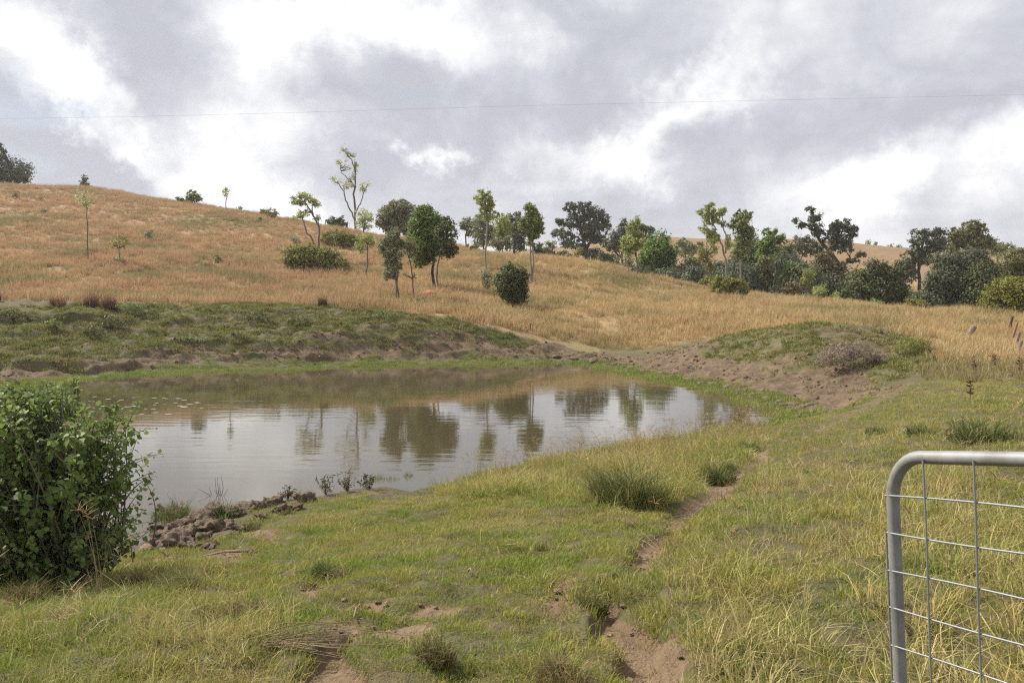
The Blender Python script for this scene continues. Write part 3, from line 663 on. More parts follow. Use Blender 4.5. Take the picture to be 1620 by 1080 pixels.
NTREE = [0]
def tree(name, z, mats, ells, label, cat, group, base=None, d=None, trunks=(), bark='grey', tw=5, dens=1.0, size=3.6, sparse=False, limbs=True, deep=.8, stem='trunk', shell=.55):
    """a tree described by the outline of its crown (zoomed picture positions), built at its own distance in metres"""
    NTREE[0] += 1; g = np.random.default_rng(1000 + NTREE[0]); ox, oy, s = ZO[z]
    T = lambda x, y: (ox + x / s, oy + y / s)
    if base is not None and d is None:
        b = P(*T(*base), dmin=20); d = b[1]; bx, bz = b[0], b[2]
    else:
        q = base if base is not None else (sum(e[0] for e in ells) / len(ells), 0)
        bx = U(*T(q[0], 0), d)[0]; bz = H1(bx, d)
    k = d / F                                                        # metres per picture pixel there
    root = empty(name, (bx, d, bz)); tag(root, label, cat, group)
    org = np.array([bx, d, bz])
    E = []
    for x, y, rx, ry in ells:
        c = U(*T(x, y), d); r1, r2 = rx / s * k * 1.16, ry / s * k * 1.18
        ryd = (r1 * r2) ** .5 * deep
        c = c + np.array([0, g.normal(0, .35) * ryd, 0]); E.append((c - org, r1, r2, ryd))
    V, Q, r = leaf_cloud(E, d, dens * (1.25 if sparse else 1), size * k * (.72 if sparse else 1), g, None if base is None and d > 130 else 0.0, sparse, shell=shell)
    me = mesh_np('crown', V, [Q]); attr(me, 'rnd', 'FACE', r)
    obj('foliage' if stem == 'stem' else 'crown', me, LEAF[mats], root)
    lines = []; tl = []
    for i, tr in enumerate(trunks):
        wpx = tw
        if isinstance(tr[0], (int, float)): wpx = tr[0]; tr = tr[1:]
        pts = [U(*T(x, y), d) - org for x, y in tr]
        if i == 0 or tr[0][1] >= max(p[1] for t_ in trunks for p in (t_ if not isinstance(t_[0], (int, float)) else t_[1:])) - 40:
            pts[0][2] = min(pts[0][2], H1(pts[0][0] + bx, d) - bz - .15)
        pts = bend(pts, g, .7 * k); 
        lines.append((pts, np.linspace(wpx * k * .5, wpx * k * .5 * .45, len(pts)))); tl.append(pts)
    if not trunks:
        top = max(E, key=lambda e: e[1])[0]
        pts = bend([np.array([0, 0, -.2]), top * np.array([.5, .5, .5]), top], g, .3 * k); lines.append((pts, np.linspace(tw * k * .5, tw * k * .25, len(pts)))); tl.append(pts)
    if limbs:
        allp = np.concatenate(tl)
        for c, r1, r2, r3 in E:
            lo = allp[allp[:, 2] < c[2] - r2 * .1]; lo = lo if len(lo) else allp
            f = lo[np.argmin(((lo - c) ** 2).sum(1))]
            for _ in range(2 if not sparse else 3):
                e = c + g.normal(0, .4, 3) * np.array([r1, r3, r2])
                pts = bend([f, (f + e) / 2 + np.array([0, 0, -.1 * r2]), e], g, .4 * k)
                lines.append((pts, np.linspace(tw * k * .22, .35 * k, len(pts))))
    V, Q = tubes(lines, 7); me = mesh_np(stem, V, [Q]); smooth(me); obj(stem, me, BARK[bark], root)
    return root
G1, G2, G3, G4 = 'trees on the dry hillside', 'bushes on the dry hillside', 'trees in the gully behind the paddock', 'trees along the hill skyline'
def trees():
    # ---- left hill skyline
    tree('gum_tree', 'A', 'blue', [(60, 215, 70, 48), (10, 145, 20, 32), (-10, 230, 70, 40), (4, 98, 8, 15), (-70, 190, 70, 60), (110, 245, 28, 20)], 'dark blue green gum tree on the hilltop at the left edge', 'tree', G4, d=156, tw=9, bark='dark')
    tree('hilltop_shrub', 'A', 'dark', [(402, 270, 20, 22), (405, 250, 10, 14)], 'small dark upright shrub alone on the left skyline', 'bush', G4, d=151, stem='stem', tw=2)
    tree('sapling', 'A', 'pale', [(400, 335, 42, 22), (405, 365, 22, 20)], 'thin pale sapling with a bare trunk on the russet slope', 'tree', G1, base=(418, 642), trunks=[[(418, 642), (415, 500), (410, 390), (402, 340)]], tw=2.2, sparse=True, dens=.35)
    tree('sapling', 'A', 'yellow', [(570, 540, 34, 18), (545, 560, 18, 14), (595, 562, 18, 14)], 'low yellow leaved sapling on the russet slope', 'tree', G1, base=(570, 648), trunks=[[(570, 648), (566, 590), (570, 548)]], tw=2, sparse=True, dens=.55)
    tree('hill_shrub', 'A', 'grey', [(570, 634, 20, 13)], 'grey shrub at the foot of the yellow sapling', 'bush', G2, base=(571, 650), stem='stem', tw=2, dens=.8)
    tree('hilltop_shrub', 'A', 'dark', [(850, 348, 18, 13), (880, 350, 20, 11)], 'low dark shrub on the skyline beside a small round tree', 'bush', G4, d=143, stem='stem', tw=2)
    tree('small_tree', 'A', 'mid', [(920, 328, 26, 20), (905, 342, 18, 14), (938, 345, 16, 14)], 'small round green tree on the skyline of the left hill', 'tree', G4, d=142, base=(922, 360), trunks=[[(922, 366), (920, 335)]], tw=3, dens=.9)
    tree('sapling', 'A', 'pale', [(1070, 296, 16, 15), (1072, 318, 10, 14)], 'thin pale sapling on the left skyline', 'tree', G4, d=139, base=(1075, 380), trunks=[[(1075, 382), (1073, 340), (1071, 300)]], tw=1.6, sparse=True, dens=.6)
    tree('hilltop_shrub', 'A', 'yellow', [(1275, 408, 42, 17), (1255, 414, 28, 12), (1305, 414, 22, 12)], 'pale yellow green shrub on the skyline left of the twisted tree', 'bush', G4, d=133, stem='stem', tw=2, dens=.7)
    for x, y, rx, ry, mt, lb in ((82, 333, 13, 10, 'dark', 'tiny dark shrub high on the russet slope near the left edge'), (205, 402, 17, 11, 'mid', 'small green shrub on the russet slope left of the pale sapling'), (190, 343, 10, 8, 'mid', 'tiny green shrub just below the left skyline'),
                         (1035, 630, 13, 18, 'green', 'small bright green shrub midway down the russet slope'), (712, 520, 17, 24, 'grey', 'faint grey shrub in the middle of the russet slope'), (1240, 447, 9, 15, 'mid', 'small upright shrub just under the skyline'),
                         (1138, 392, 7, 8, 'dark', 'tiny dark shrub on the skyline right of the pale sapling'), (1400, 545, 22, 24, 'grey', 'grey dead looking shrub left of the twisted tree')):
        tree('hill_shrub', 'A', mt, [(x, y, rx, ry)], lb, 'bush', G2, base=(x, y + ry), stem='stem', tw=1.5, dens=.8, sparse=(mt == 'grey'))
    # ---- hillside, centre left
    tree('twisted_tree', 'B', 'bright', [(215, 365, 55, 28), (290, 375, 36, 28), (180, 390, 28, 14), (205, 460, 38, 26), (322, 483, 20, 16), (260, 440, 20, 16), (240, 340, 30, 16), (320, 400, 14, 16)], 'twisted two stemmed tree with thin leaves rising from a bush', 'tree', G1,
         base=(325, 760), trunks=[[4, (325, 760), (330, 640), (326, 545), (300, 480), (270, 440), (240, 385)], [3.2, (312, 680), (285, 610), (252, 570), (236, 505), (215, 460)], [2.6, (300, 480), (280, 440), (292, 385)], [2, (326, 545), (322, 490)]], bark='grey', sparse=True, dens=.75, tw=4)
    tree('round_bush', 'B', 'yellow', [(185, 715, 66, 58), (310, 735, 95, 62), (420, 750, 78, 46), (250, 685, 65, 38), (370, 705, 60, 34), (160, 745, 45, 45)], 'broad yellow green bush under the twisted tree', 'bush', G2, base=(300, 800), stem='stem', tw=4, dens=1.0)
    tree('round_bush', 'B', 'yellow', [(385, 603, 48, 38), (460, 605, 66, 44), (535, 618, 48, 38)], 'yellow green bush on the slope behind the twisted tree', 'bush', G2, base=(460, 660), stem='stem', tw=3)
    tree('tall_gum_tree', 'B', 'pale', [(478, 58, 18, 18), (520, 92, 34, 20), (480, 152, 36, 20), (548, 150, 16, 34), (412, 242, 22, 12), (440, 262, 18, 12), (515, 282, 36, 26), (602, 298, 32, 26), (545, 222, 15, 22), (505, 250, 20, 16), (500, 180, 20, 14), (626, 275, 12, 12)],
         'tallest gum tree, thin and bare limbed, on the hill skyline', 'tree', G4, d=128, base=(550, 565),
         trunks=[[4.2, (550, 570), (545, 440), (543, 330), (546, 220), (555, 140)], [2.6, (547, 490), (515, 430), (488, 370), (480, 325), (445, 272), (415, 245)], [2.2, (549, 445), (580, 395), (592, 340), (612, 300)], [1.8, (543, 300), (520, 250), (470, 215), (455, 180)], [1.8, (547, 200), (525, 130), (500, 105), (475, 60)]], bark='grey', sparse=True, dens=.40, tw=3)
    tree('sapling', 'B', 'pale', [(600, 470, 42, 36), (575, 500, 28, 38), (630, 490, 24, 40), (605, 535, 36, 22)], 'pale leafy sapling at the foot of the tallest gum', 'tree', G4, d=122, base=(603, 560), trunks=[[(603, 562), (602, 480)]], tw=2.5, dens=.6, sparse=True)
    tree('hilltop_shrub', 'B', 'dark', [(430, 503, 60, 28), (455, 515, 40, 20)], 'dark rounded shrub on the skyline left of the tallest gum', 'bush', G4, d=133, stem='stem', tw=3)
    tree('bushy_tree', 'B', 'olive', [(760, 450, 55, 50), (850, 435, 55, 50), (800, 490, 95, 70), (830, 540, 80, 40), (720, 520, 35, 40), (780, 410, 40, 25), (845, 395, 25, 20)], 'large dark olive tree standing behind the hill skyline', 'tree', G4, d=136, base=(810, 580), trunks=[[(810, 600), (810, 480)]], tw=8, bark='dark', dens=1.1)
    tree('small_tree', 'B', 'bright', [(620, 612, 44, 30), (588, 655, 30, 32), (645, 628, 32, 26)], 'small light green tree with a single thin trunk on the slope', 'tree', G1, base=(626, 838), trunks=[[(626, 838), (622, 740), (620, 640)]], tw=3, dens=.7, bark='grey', sparse=True)
    tree('small_tree', 'B', 'grey', [(785, 580, 42, 34), (768, 630, 70, 40), (735, 675, 48, 38), (785, 700, 46, 46), (758, 780, 40, 56), (808, 770, 22, 50), (745, 830, 26, 26), (830, 650, 26, 30)], 'grey green tree on two thin trunks above the embankment', 'tree', G1, base=(798, 985),
         trunks=[[3, (798, 990), (796, 860), (800, 720)], [3, (811, 985), (806, 830), (800, 690), (785, 600)]], bark='grey', dens=.8)
    tree('small_tree', 'B', 'olive', [(848, 630, 32, 36), (888, 655, 42, 40), (848, 822, 10, 12), (908, 830, 10, 16), (880, 700, 26, 20)], 'straggly thin tree between the grey green and the dense green tree', 'tree', G1, base=(904, 972), trunks=[[2.8, (904, 972), (896, 850), (882, 750), (862, 670)]], bark='grey', dens=.5, sparse=True)
    tree('dense_tree', 'B', 'green', [(968, 445, 52, 44), (978, 510, 78, 60), (935, 560, 62, 54), (1010, 585, 92, 76), (930, 650, 62, 56), (1020, 655, 70, 56), (935, 730, 50, 40), (980, 705, 55, 40)], 'dense bright green tree with a dark trunk on the slope', 'tree', G1, base=(1026, 920),
         trunks=[[5.5, (1028, 925), (1020, 820), (1018, 740), (1000, 620)]], bark='dark', dens=1.3)
    tree('dark_tree', 'B', 'dark', [(1105, 585, 55, 72), (1128, 665, 40, 44), (1098, 512, 32, 28), (1085, 680, 45, 36)], 'dark tree on a thin trunk close behind the dense green tree', 'tree', G1, base=(1052, 935), trunks=[[3, (1052, 940), (1051, 800), (1058, 700), (1100, 600)]], bark='grey', dens=1.1)
    for x, y, rx, ry, lb in ((945, 995, 48, 22, 'low green weed patch below the dense green tree'), (700, 990, 30, 15, 'low green weeds left of the two trunked tree')):
        tree('weed_bush', 'B', 'mid', [(x, y, rx, ry)], lb, 'bush', G2, base=(x, y + ry), stem='stem', tw=1.5, dens=.7)
    # ---- centre
    tree('slender_tree', 'C', 'bright', [(245, 105, 34, 22), (222, 140, 28, 30), (285, 135, 30, 36), (262, 185, 36, 34), (278, 230, 42, 34), (300, 170, 20, 24)], 'slender gum with a tall bare trunk behind the dark bush', 'tree', G1, base=(267, 568), trunks=[[3.6, (267, 570), (268, 420), (270, 280), (262, 140)]], bark='pale', dens=.9)
    tree('gum_tree', 'C', 'grey', [(150, 282, 50, 28), (200, 300, 42, 36), (125, 300, 24, 22), (180, 340, 30, 26)], 'grey green gum on the ridge left of the slender gum', 'tree', G3, d=128, base=(160, 420), trunks=[[3, (150, 430), (145, 350), (155, 290)], [2.5, (198, 420), (200, 330)]], dens=.9)
    tree('gum_tree', 'C', 'grey', [(240, 300, 46, 50), (250, 370, 50, 46), (285, 330, 30, 60), (235, 255, 30, 30)], 'grey green gum directly behind the slender gum', 'tree', G3, d=122, base=(250, 430), dens=1.0, tw=4)
    tree('gum_tree', 'C', 'bright', [(350, 300, 40, 44), (392, 285, 34, 42), (350, 350, 38, 36), (385, 340, 30, 30)], 'light green gum on the ridge between darker gums', 'tree', G3, d=120, base=(365, 440), trunks=[[3, (366, 445), (370, 330)]], dens=.9)
    tree('gum_tree', 'C', 'blue', [(380, 238, 46, 20), (460, 250, 26, 28), (472, 320, 52, 62), (440, 395, 50, 40), (410, 300, 36, 40), (490, 400, 30, 40)], 'dark gum on the ridge behind the light green one', 'tree', G3, d=138, base=(435, 460), trunks=[[5, (432, 470), (440, 350), (420, 260)]], bark='dark', dens=.9)
    tree('round_bush', 'C', 'olive', [(340, 405, 50, 34), (385, 415, 36, 28)], 'brownish round bush on the ridge beneath the light green gum', 'bush', G3, d=112, base=(355, 445), stem='stem', tw=3)
    tree('round_bush', 'C', 'yellow', [(175, 432, 40, 20), (200, 440, 24, 14)], 'yellow green bush at the ridge line beside the slender trunk', 'bush', G3, d=105, base=(180, 455), stem='stem', tw=2, dens=.8)
    tree('slender_tree', 'C', 'mid', [(525, 182, 28, 26), (545, 215, 34, 30), (500, 280, 40, 46), (550, 275, 46, 50), (585, 280, 30, 50), (560, 335, 44, 36), (535, 370, 24, 40), (595, 330, 22, 28)], 'slender gum on a cluster of three thin trunks', 'tree', G1, base=(546, 662),
         trunks=[[3, (541, 655), (537, 520), (535, 400), (525, 200)], [3, (549, 660), (552, 520), (553, 400), (560, 300)], [1.6, (566, 655), (564, 540)]], bark='pale', dens=.95)
    tree('dense_bush', 'C', 'dark', [(420, 640, 86, 74), (395, 595, 55, 42), (440, 720, 66, 50), (360, 650, 40, 48), (410, 552, 16, 26), (470, 610, 44, 44), (480, 690, 34, 40), (400, 720, 44, 36)], 'dense dark green bush standing alone on the golden slope', 'bush', G2, base=(430, 805), trunks=[[5, (430, 810), (425, 740), (420, 650)]], bark='dark', dens=1.2, stem='stem')
    tree('hill_shrub', 'C', 'grey', [(268, 605, 42, 36), (275, 655, 28, 34)], 'grey shrub leaning against the left of the dense dark bush', 'bush', G2, base=(282, 715), trunks=[[2, (282, 715), (275, 640)]], stem='stem', dens=.7, sparse=True)
    tree('spreading_gum_tree', 'C', 'blue', [(785, 182, 40, 26), (865, 185, 52, 26), (720, 272, 34, 18), (735, 345, 62, 28), (775, 395, 56, 36), (825, 245, 46, 36), (905, 225, 60, 38), (980, 238, 44, 32), (965, 305, 58, 38), (885, 305, 66, 38), (900, 365, 66, 32), (1000, 295, 26, 22), (785, 285, 40, 28), (920, 480, 56, 40), (865, 440, 34, 36), (955, 375, 50, 26)],
         'large spreading dark gum with open limbs behind the golden slope', 'tree', G3, d=148, base=(875, 520), trunks=[[8, (872, 540), (878, 460), (862, 390), (835, 300), (800, 210)], [5, (878, 440), (915, 370), (940, 300), (970, 250)], [4, (862, 390), (800, 360), (740, 345)], [4, (850, 340), (868, 260), (870, 200)], [3, (835, 300), (780, 285), (725, 275)]], bark='dark', dens=.95)
    tree('bushy_tree', 'C', 'dark', [(585, 435, 38, 36), (600, 465, 36, 22)], 'low dark tree right of the three trunked gum on the ridge', 'tree', G3, d=118, base=(590, 480), tw=4)
    tree('small_tree', 'C', 'yellow', [(658, 410, 28, 22), (640, 430, 16, 12), (672, 425, 16, 14)], 'little yellow green tree on the ridge left of the spreading gum', 'tree', G3, d=116, base=(655, 480), trunks=[[2.5, (655, 490), (656, 420)]], dens=.7, sparse=True)
    tree('round_bush', 'C', 'dark', [(645, 465, 36, 22), (690, 478, 36, 20)], 'low dark bush on the ridge under the little yellow green tree', 'bush', G3, d=120, base=(660, 490), stem='stem', tw=3)
    tree('round_bush', 'C', 'olive', [(735, 478, 38, 26), (790, 492, 38, 20)], 'low olive bush on the ridge left of the spreading gum trunk', 'bush', G3, d=118, base=(750, 500), stem='stem', tw=3)
    tree('small_tree', 'C', 'yellow', [(828, 450, 20, 22), (815, 475, 16, 18)], 'thin yellow green sapling against the spreading gum', 'tree', G3, d=114, base=(825, 500), dens=.7, tw=2, sparse=True)
    tree('bushy_tree', 'C', 'blue', [(1105, 285, 28, 26), (1080, 355, 56, 40), (1030, 415, 40, 30), (1120, 330, 36, 30), (1060, 400, 50, 40)], 'dark open tree right of the spreading gum', 'tree', G3, d=142, base=(1090, 500), trunks=[[4, (1095, 520), (1095, 400), (1105, 300)]], bark='dark', dens=.8)
    tree('bushy_tree', 'C', 'blue', [(1240, 325, 48, 34), (1205, 315, 30, 24), (1265, 345, 26, 26)], 'dark crown showing above the dome shaped tree', 'tree', G3, d=150, base=(1235, 480), tw=5, bark='dark', dens=.9)
    tree('round_bush', 'C', 'dark', [(1030, 510, 46, 36), (985, 500, 30, 40)], 'low dark bush on the ridge right of the spreading gum', 'bush', G3, d=112, base=(1020, 550), stem='stem', tw=3)
    tree('round_bush', 'C', 'mid', [(1040, 535, 50, 22)], 'low green bush on the golden ridge line in front of a dark bush', 'bush', G3, d=102, base=(1040, 560), stem='stem', tw=3)
    tree('bare_shrub', 'C', 'grey', [(1140, 490, 40, 46), (1120, 530, 30, 26)], 'grey leafless looking shrub left of the slim sapling', 'bush', G3, d=104, base=(1140, 570), stem='stem', tw=2, dens=.5, sparse=True)
    tree('slender_tree', 'C', 'bright', [(1172, 285, 32, 34), (1160, 345, 46, 40), (1130, 405, 46, 38), (1190, 405, 44, 36), (1140, 450, 32, 30), (1195, 350, 26, 30)], 'slim light green gum standing before the dome shaped tree', 'tree', G1, base=(1187, 612), trunks=[[3, (1187, 614), (1186, 520), (1178, 400), (1174, 290)]], bark='grey', dens=.75)
    tree('dome_tree', 'C', 'green', [(1312, 405, 62, 52), (1310, 460, 88, 68), (1312, 525, 100, 58), (1260, 500, 50, 60), (1365, 500, 48, 66), (1300, 560, 90, 36)], 'dense dome shaped green tree with foliage to the ground', 'tree', G3, d=100, base=(1310, 600), dens=1.2, tw=8, bark='dark', shell=.7)
    tree('round_bush', 'C', 'dark', [(1445, 575, 40, 36), (1420, 585, 30, 26)], 'low dark bush at the right foot of the dome shaped tree', 'bush', G3, d=97, base=(1440, 610), stem='stem', tw=3)
    # ---- right of centre
    tree('far_tree', 'D', 'mid', [(325, 345, 38, 26), (350, 385, 58, 36), (385, 380, 32, 30)], 'light green bushy tree alone on the far orange hill', 'tree', 'trees on the far hill', d=235, base=(350, 425), tw=3)
    tree('far_tree', 'D', 'dark', [(440, 352, 18, 20), (437, 370, 16, 14)], 'small dark tree on the far hill beside the bushy one', 'tree', 'trees on the far hill', d=240, base=(438, 385), tw=2)
    tree('round_bush', 'D', 'dark', [(380, 500, 50, 60), (430, 530, 46, 50), (330, 530, 40, 40)], 'dark bushes under the leaning pale gum', 'bush', G3, d=102, base=(390, 580), stem='stem', tw=4)
    tree('leaning_gum_tree', 'D', 'bright', [(485, 108, 42, 22), (430, 142, 28, 16), (500, 165, 56, 34), (590, 138, 28, 22), (520, 205, 40, 24), (450, 250, 18, 9), (500, 270, 40, 24), (530, 305, 44, 30), (580, 222, 16, 20), (560, 150, 24, 20), (620, 340, 24, 40)],
         'tall pale gum with leaning limbs above the gully', 'tree', G3, d=92, base=(600, 570), trunks=[[3.6, (603, 600), (598, 450), (575, 360), (545, 290), (520, 220), (500, 170)], [3, (598, 410), (606, 320), (585, 230), (575, 170)]], bark='pale', dens=.8)
    tree('slender_tree', 'D', 'bright', [(475, 260, 24, 18), (460, 220, 20, 16), (500, 300, 20, 20)], 'thin pale trunked gum left of the leaning gum', 'tree', G3, d=98, base=(478, 480), trunks=[[2.4, (478, 500), (476, 350), (478, 240)]], bark='pale', dens=.5, sparse=True)
    tree('sapling', 'D', 'yellow', [(465, 430, 44, 46), (450, 390, 28, 26), (510, 385, 32, 34), (520, 335, 36, 26), (490, 480, 36, 36), (420, 450, 24, 20)], 'yellow green sapling with sparse leaves before the leaning gum', 'tree', G3, d=88, base=(504, 600), trunks=[[2.4, (504, 610), (500, 480), (470, 420)]], bark='grey', dens=.55, sparse=True)
    tree('gum_tree', 'D', 'mid', [(698, 158, 46, 24), (745, 160, 22, 28), (648, 222, 30, 22), (700, 215, 52, 42), (718, 285, 56, 50), (700, 365, 50, 44), (735, 265, 38, 34), (680, 410, 30, 24)], 'upright green gum with a white trunk in the gully', 'tree', G3, d=94, base=(697, 600), trunks=[[3.6, (697, 610), (699, 450), (702, 300), (700, 180)]], bark='pale', dens=1.1)
    tree('bushy_tree', 'D', 'dark', [(770, 390, 54, 76), (680, 480, 70, 50), (780, 480, 46, 70), (790, 565, 36, 50), (640, 540, 46, 40)], 'dark tree filling the gully behind the white trunked gum', 'tree', G3, d=106, base=(740, 600), tw=6, bark='dark')
    tree('round_bush', 'D', 'olive', [(560, 500, 46, 42), (620, 500, 40, 40)], 'olive bush behind the leaning gum trunk', 'bush', G3, d=104, base=(590, 570), stem='stem', tw=3)
    tree('bushy_tree', 'D', 'green', [(882, 278, 40, 26), (868, 325, 52, 34), (952, 315, 36, 32), (840, 405, 44, 60), (900, 380, 50, 40)], 'green crowned tree in the gully with a lighter lower side', 'tree', G3, d=104, base=(860, 620), tw=6, bark='dark', dens=1.1)
    tree('bushy_tree', 'D', 'olive', [(850, 480, 50, 50), (842, 560, 36, 60), (880, 590, 40, 50)], 'olive leafy tree below the green crowned tree', 'tree', G3, d=96, base=(860, 640), tw=5)
    tree('bushy_tree', 'D', 'dark', [(1000, 400, 46, 46), (1010, 460, 46, 50), (920, 560, 50, 60), (980, 520, 40, 60)], 'dark tree behind the slim white trunk in the gully', 'tree', G3, d=108, base=(960, 620), tw=6, bark='dark')
    tree('slender_tree', 'D', 'mid', [(940, 395, 48, 30), (895, 440, 38, 26), (960, 445, 62, 38), (1000, 420, 26, 22), (935, 470, 36, 20)], 'slim tree with a thin white trunk at the gully edge', 'tree', G3, base=(953, 665), trunks=[[2.6, (953, 668), (954, 560), (955, 440)]], bark='pale', dens=.85)
    tree('round_bush', 'D', 'yellow', [(595, 615, 80, 46), (690, 635, 55, 44), (545, 605, 34, 28), (640, 590, 60, 30), (655, 655, 55, 28)], 'broad yellow green bush at the edge of the golden grass', 'bush', G2, base=(640, 692), stem='stem', tw=4)
    tree('weed_bush', 'D', 'yellow', [(485, 580, 44, 32), (460, 600, 30, 18)], 'small yellow green bush left of the broad bush', 'bush', G2, d=85, base=(480, 610), stem='stem', tw=2, dens=.7)
    tree('round_bush', 'D', 'green', [(1060, 515, 62, 44), (1020, 545, 40, 36), (1100, 500, 40, 30)], 'fresh green feathery shrub at the gully edge', 'bush', G3, d=88, base=(1050, 600), stem='stem', tw=3)
    tree('spreading_gum_tree', 'D', 'blue', [(1148, 128, 42, 13), (1172, 172, 36, 30), (1058, 198, 30, 12), (1095, 230, 36, 18), (1170, 240, 38, 36), (1200, 285, 42, 30), (1335, 215, 52, 22), (1385, 255, 56, 30), (1290, 248, 42, 32), (1270, 305, 50, 32), (1350, 315, 52, 32), (1380, 368, 42, 26), (1320, 368, 50, 38), (1108, 355, 72, 48), (1180, 395, 52, 32), (1452, 425, 34, 18), (1400, 462, 44, 14), (1410, 285, 34, 24)],
         'tall spreading gum with layered dark crowns in the gully', 'tree', G3, d=120, base=(1330, 520), trunks=[[7, (1335, 560), (1322, 480), (1260, 390), (1195, 320), (1165, 230), (1100, 215)], [4, (1270, 400), (1320, 330), (1350, 240)], [3, (1195, 320), (1165, 190), (1150, 135)], [3, (1322, 480), (1380, 465), (1445, 430)], [2, (1322, 545), (1400, 540), (1430, 520)]], bark='dark', dens=.95)
    tree('bushy_tree', 'D', 'brown', [(1240, 445, 52, 46), (1228, 520, 78, 66), (1300, 555, 54, 80), (1180, 565, 46, 50), (1260, 600, 70, 50), (1320, 500, 40, 40)], 'brownish olive tree before the spreading gum', 'tree', G3, d=92, base=(1250, 680), tw=7, bark='dark')
    tree('round_bush', 'D', 'brown', [(1030, 620, 54, 36), (1000, 640, 30, 26)], 'brown dry bush beneath the fresh green shrub', 'bush', G3, d=82, base=(1030, 665), stem='stem', tw=3)
    tree('sapling', 'D', 'yellow', [(1130, 545, 40, 34), (1120, 585, 34, 32), (1140, 620, 26, 30)], 'yellow green sapling before the brownish tree', 'tree', G3, d=84, base=(1130, 680), trunks=[[2, (1130, 685), (1128, 560)]], dens=.6, sparse=True)
    for x, y, rx, ry, lb in ((1210, 640, 28, 34, 'leafy young plant at the grass edge under the brownish tree'), (1308, 680, 20, 24, 'leafy young plant right of the brownish tree')):
        tree('weed_bush', 'D', 'bright', [(x, y, rx, ry)], lb, 'bush', G2, d=80, base=(x, y + ry), stem='stem', tw=1.5, dens=.6, sparse=True)
    # ---- right
    tree('dense_tree', 'E', 'dark', [(640, 405, 68, 46), (720, 445, 66, 52), (560, 480, 70, 58), (650, 540, 120, 76), (745, 560, 86, 76), (500, 560, 56, 60), (600, 600, 110, 44), (690, 620, 110, 44)], 'broad dense dark tree at the grass edge', 'tree', G3, d=85, base=(650, 640), tw=9, bark='dark', dens=1.15, shell=.65)
    tree('gum_tree', 'E', 'blue', [(928, 188, 52, 28), (880, 240, 34, 24), (1010, 188, 44, 28), (960, 245, 70, 40), (880, 315, 44, 40), (940, 335, 60, 40), (828, 378, 52, 46), (1020, 258, 44, 50), (840, 440, 34, 40), (800, 420, 40, 50)], 'tall dark gum with a bare lower trunk right of the dense tree', 'tree', G3, d=118, base=(905, 520),
         trunks=[[6, (905, 560), (902, 420), (912, 320), (930, 200)], [4, (902, 430), (850, 390)], [4, (910, 340), (980, 260), (1010, 190)]], bark='dark', dens=1.0)
    tree('gum_tree', 'E', 'olive', [(1108, 190, 42, 30), (1220, 148, 60, 30), (1180, 198, 70, 42), (1282, 200, 52, 42), (1130, 250, 62, 46), (1240, 255, 84, 40), (1310, 240, 36, 36)], 'tall olive topped gum above the grey willowy tree', 'tree', G3, d=124, base=(1240, 380), tw=9, bark='dark', dens=1.1)
    tree('willowy_tree', 'E', 'blue', [(1090, 370, 84, 54), (1230, 360, 96, 58), (1000, 475, 62, 60), (1120, 490, 120, 90), (1010, 575, 90, 66), (1080, 620, 110, 50), (1160, 420, 90, 60)], 'huge grey green willowy tree with drooping foliage', 'tree', G3, d=80, base=(1060, 690), tw=10, bark='dark', dens=1.15, shell=.65)
    tree('willowy_tree', 'E', 'dark', [(1290, 420, 76, 70), (1270, 500, 90, 90), (1250, 600, 90, 84), (1330, 560, 50, 90)], 'dark willowy tree pressed against the grey green one', 'tree', G3, d=79, base=(1260, 700), tw=9, bark='dark', dens=1.15, shell=.65)
    tree('bushy_tree', 'E', 'mid', [(1385, 288, 62, 32), (1430, 290, 40, 28), (1340, 280, 26, 24)], 'light green tree seen over the dark crowns at the right', 'tree', G3, d=150, base=(1390, 340), tw=5)
    tree('bushy_tree', 'E', 'olive', [(1490, 350, 90, 50), (1400, 440, 76, 56), (1530, 330, 56, 40), (1540, 420, 90, 60), (1360, 490, 40, 50), (1620, 400, 80, 80)], 'olive tree behind the round bush at the right edge', 'tree', G3, d=86, base=(1480, 560), tw=9, bark='dark')
    tree('round_bush', 'E', 'lime', [(1470, 525, 110, 60), (1400, 600, 86, 76), (1530, 580, 120, 90), (1450, 660, 120, 66), (1570, 660, 100, 70), (1640, 600, 80, 100)], 'round yellow olive bush at the right edge by the fence', 'bush', G3, d=66, base=(1490, 730), stem='stem', tw=8, bark='dark', dens=1.1, shell=.7)
    tree('weed_bush', 'E', 'yellow', [(880, 615, 46, 36), (920, 640, 40, 26)], 'yellow leaved shrub in the gap right of the dense tree', 'bush', G3, d=76, base=(890, 660), stem='stem', tw=2, dens=.7)
    for x, y, rx, ry, lb in ((300, 555, 28, 34, 'leafy pale sapling under the tall spreading gum'), (400, 568, 18, 24, 'smaller pale sapling left of the dense dark tree'), (620, 612, 17, 20, 'pale leafy weed before the dense dark tree'), (657, 615, 16, 24, 'pale leafy weed right of another before the dense tree'), (470, 607, 24, 12, 'low green weed at the left foot of the dense tree'), (795, 640, 20, 14, 'tiny green weed at the right foot of the dense tree')):
        tree('weed_bush', 'E', 'bright', [(x, y, rx, ry)], lb, 'bush', G2, d=72, base=(x, y + ry), stem='stem', tw=1.5, dens=.6, sparse=True)
    for x, lb in ((595, 'tiny tree leftmost of the row on the far hill skyline'), (640, 'tiny tree in the middle of the row on the far hill skyline'), (730, 'taller tiny tree on the far hill skyline'), (783, 'rightmost tiny tree on the far hill skyline')):
        tree('far_tree', 'E', 'mid', [(x, 248 + (x - 595) * .12, 12, 10)], lb, 'tree', 'trees on the far hill', d=338, base=(x, 265), tw=1, dens=.7)
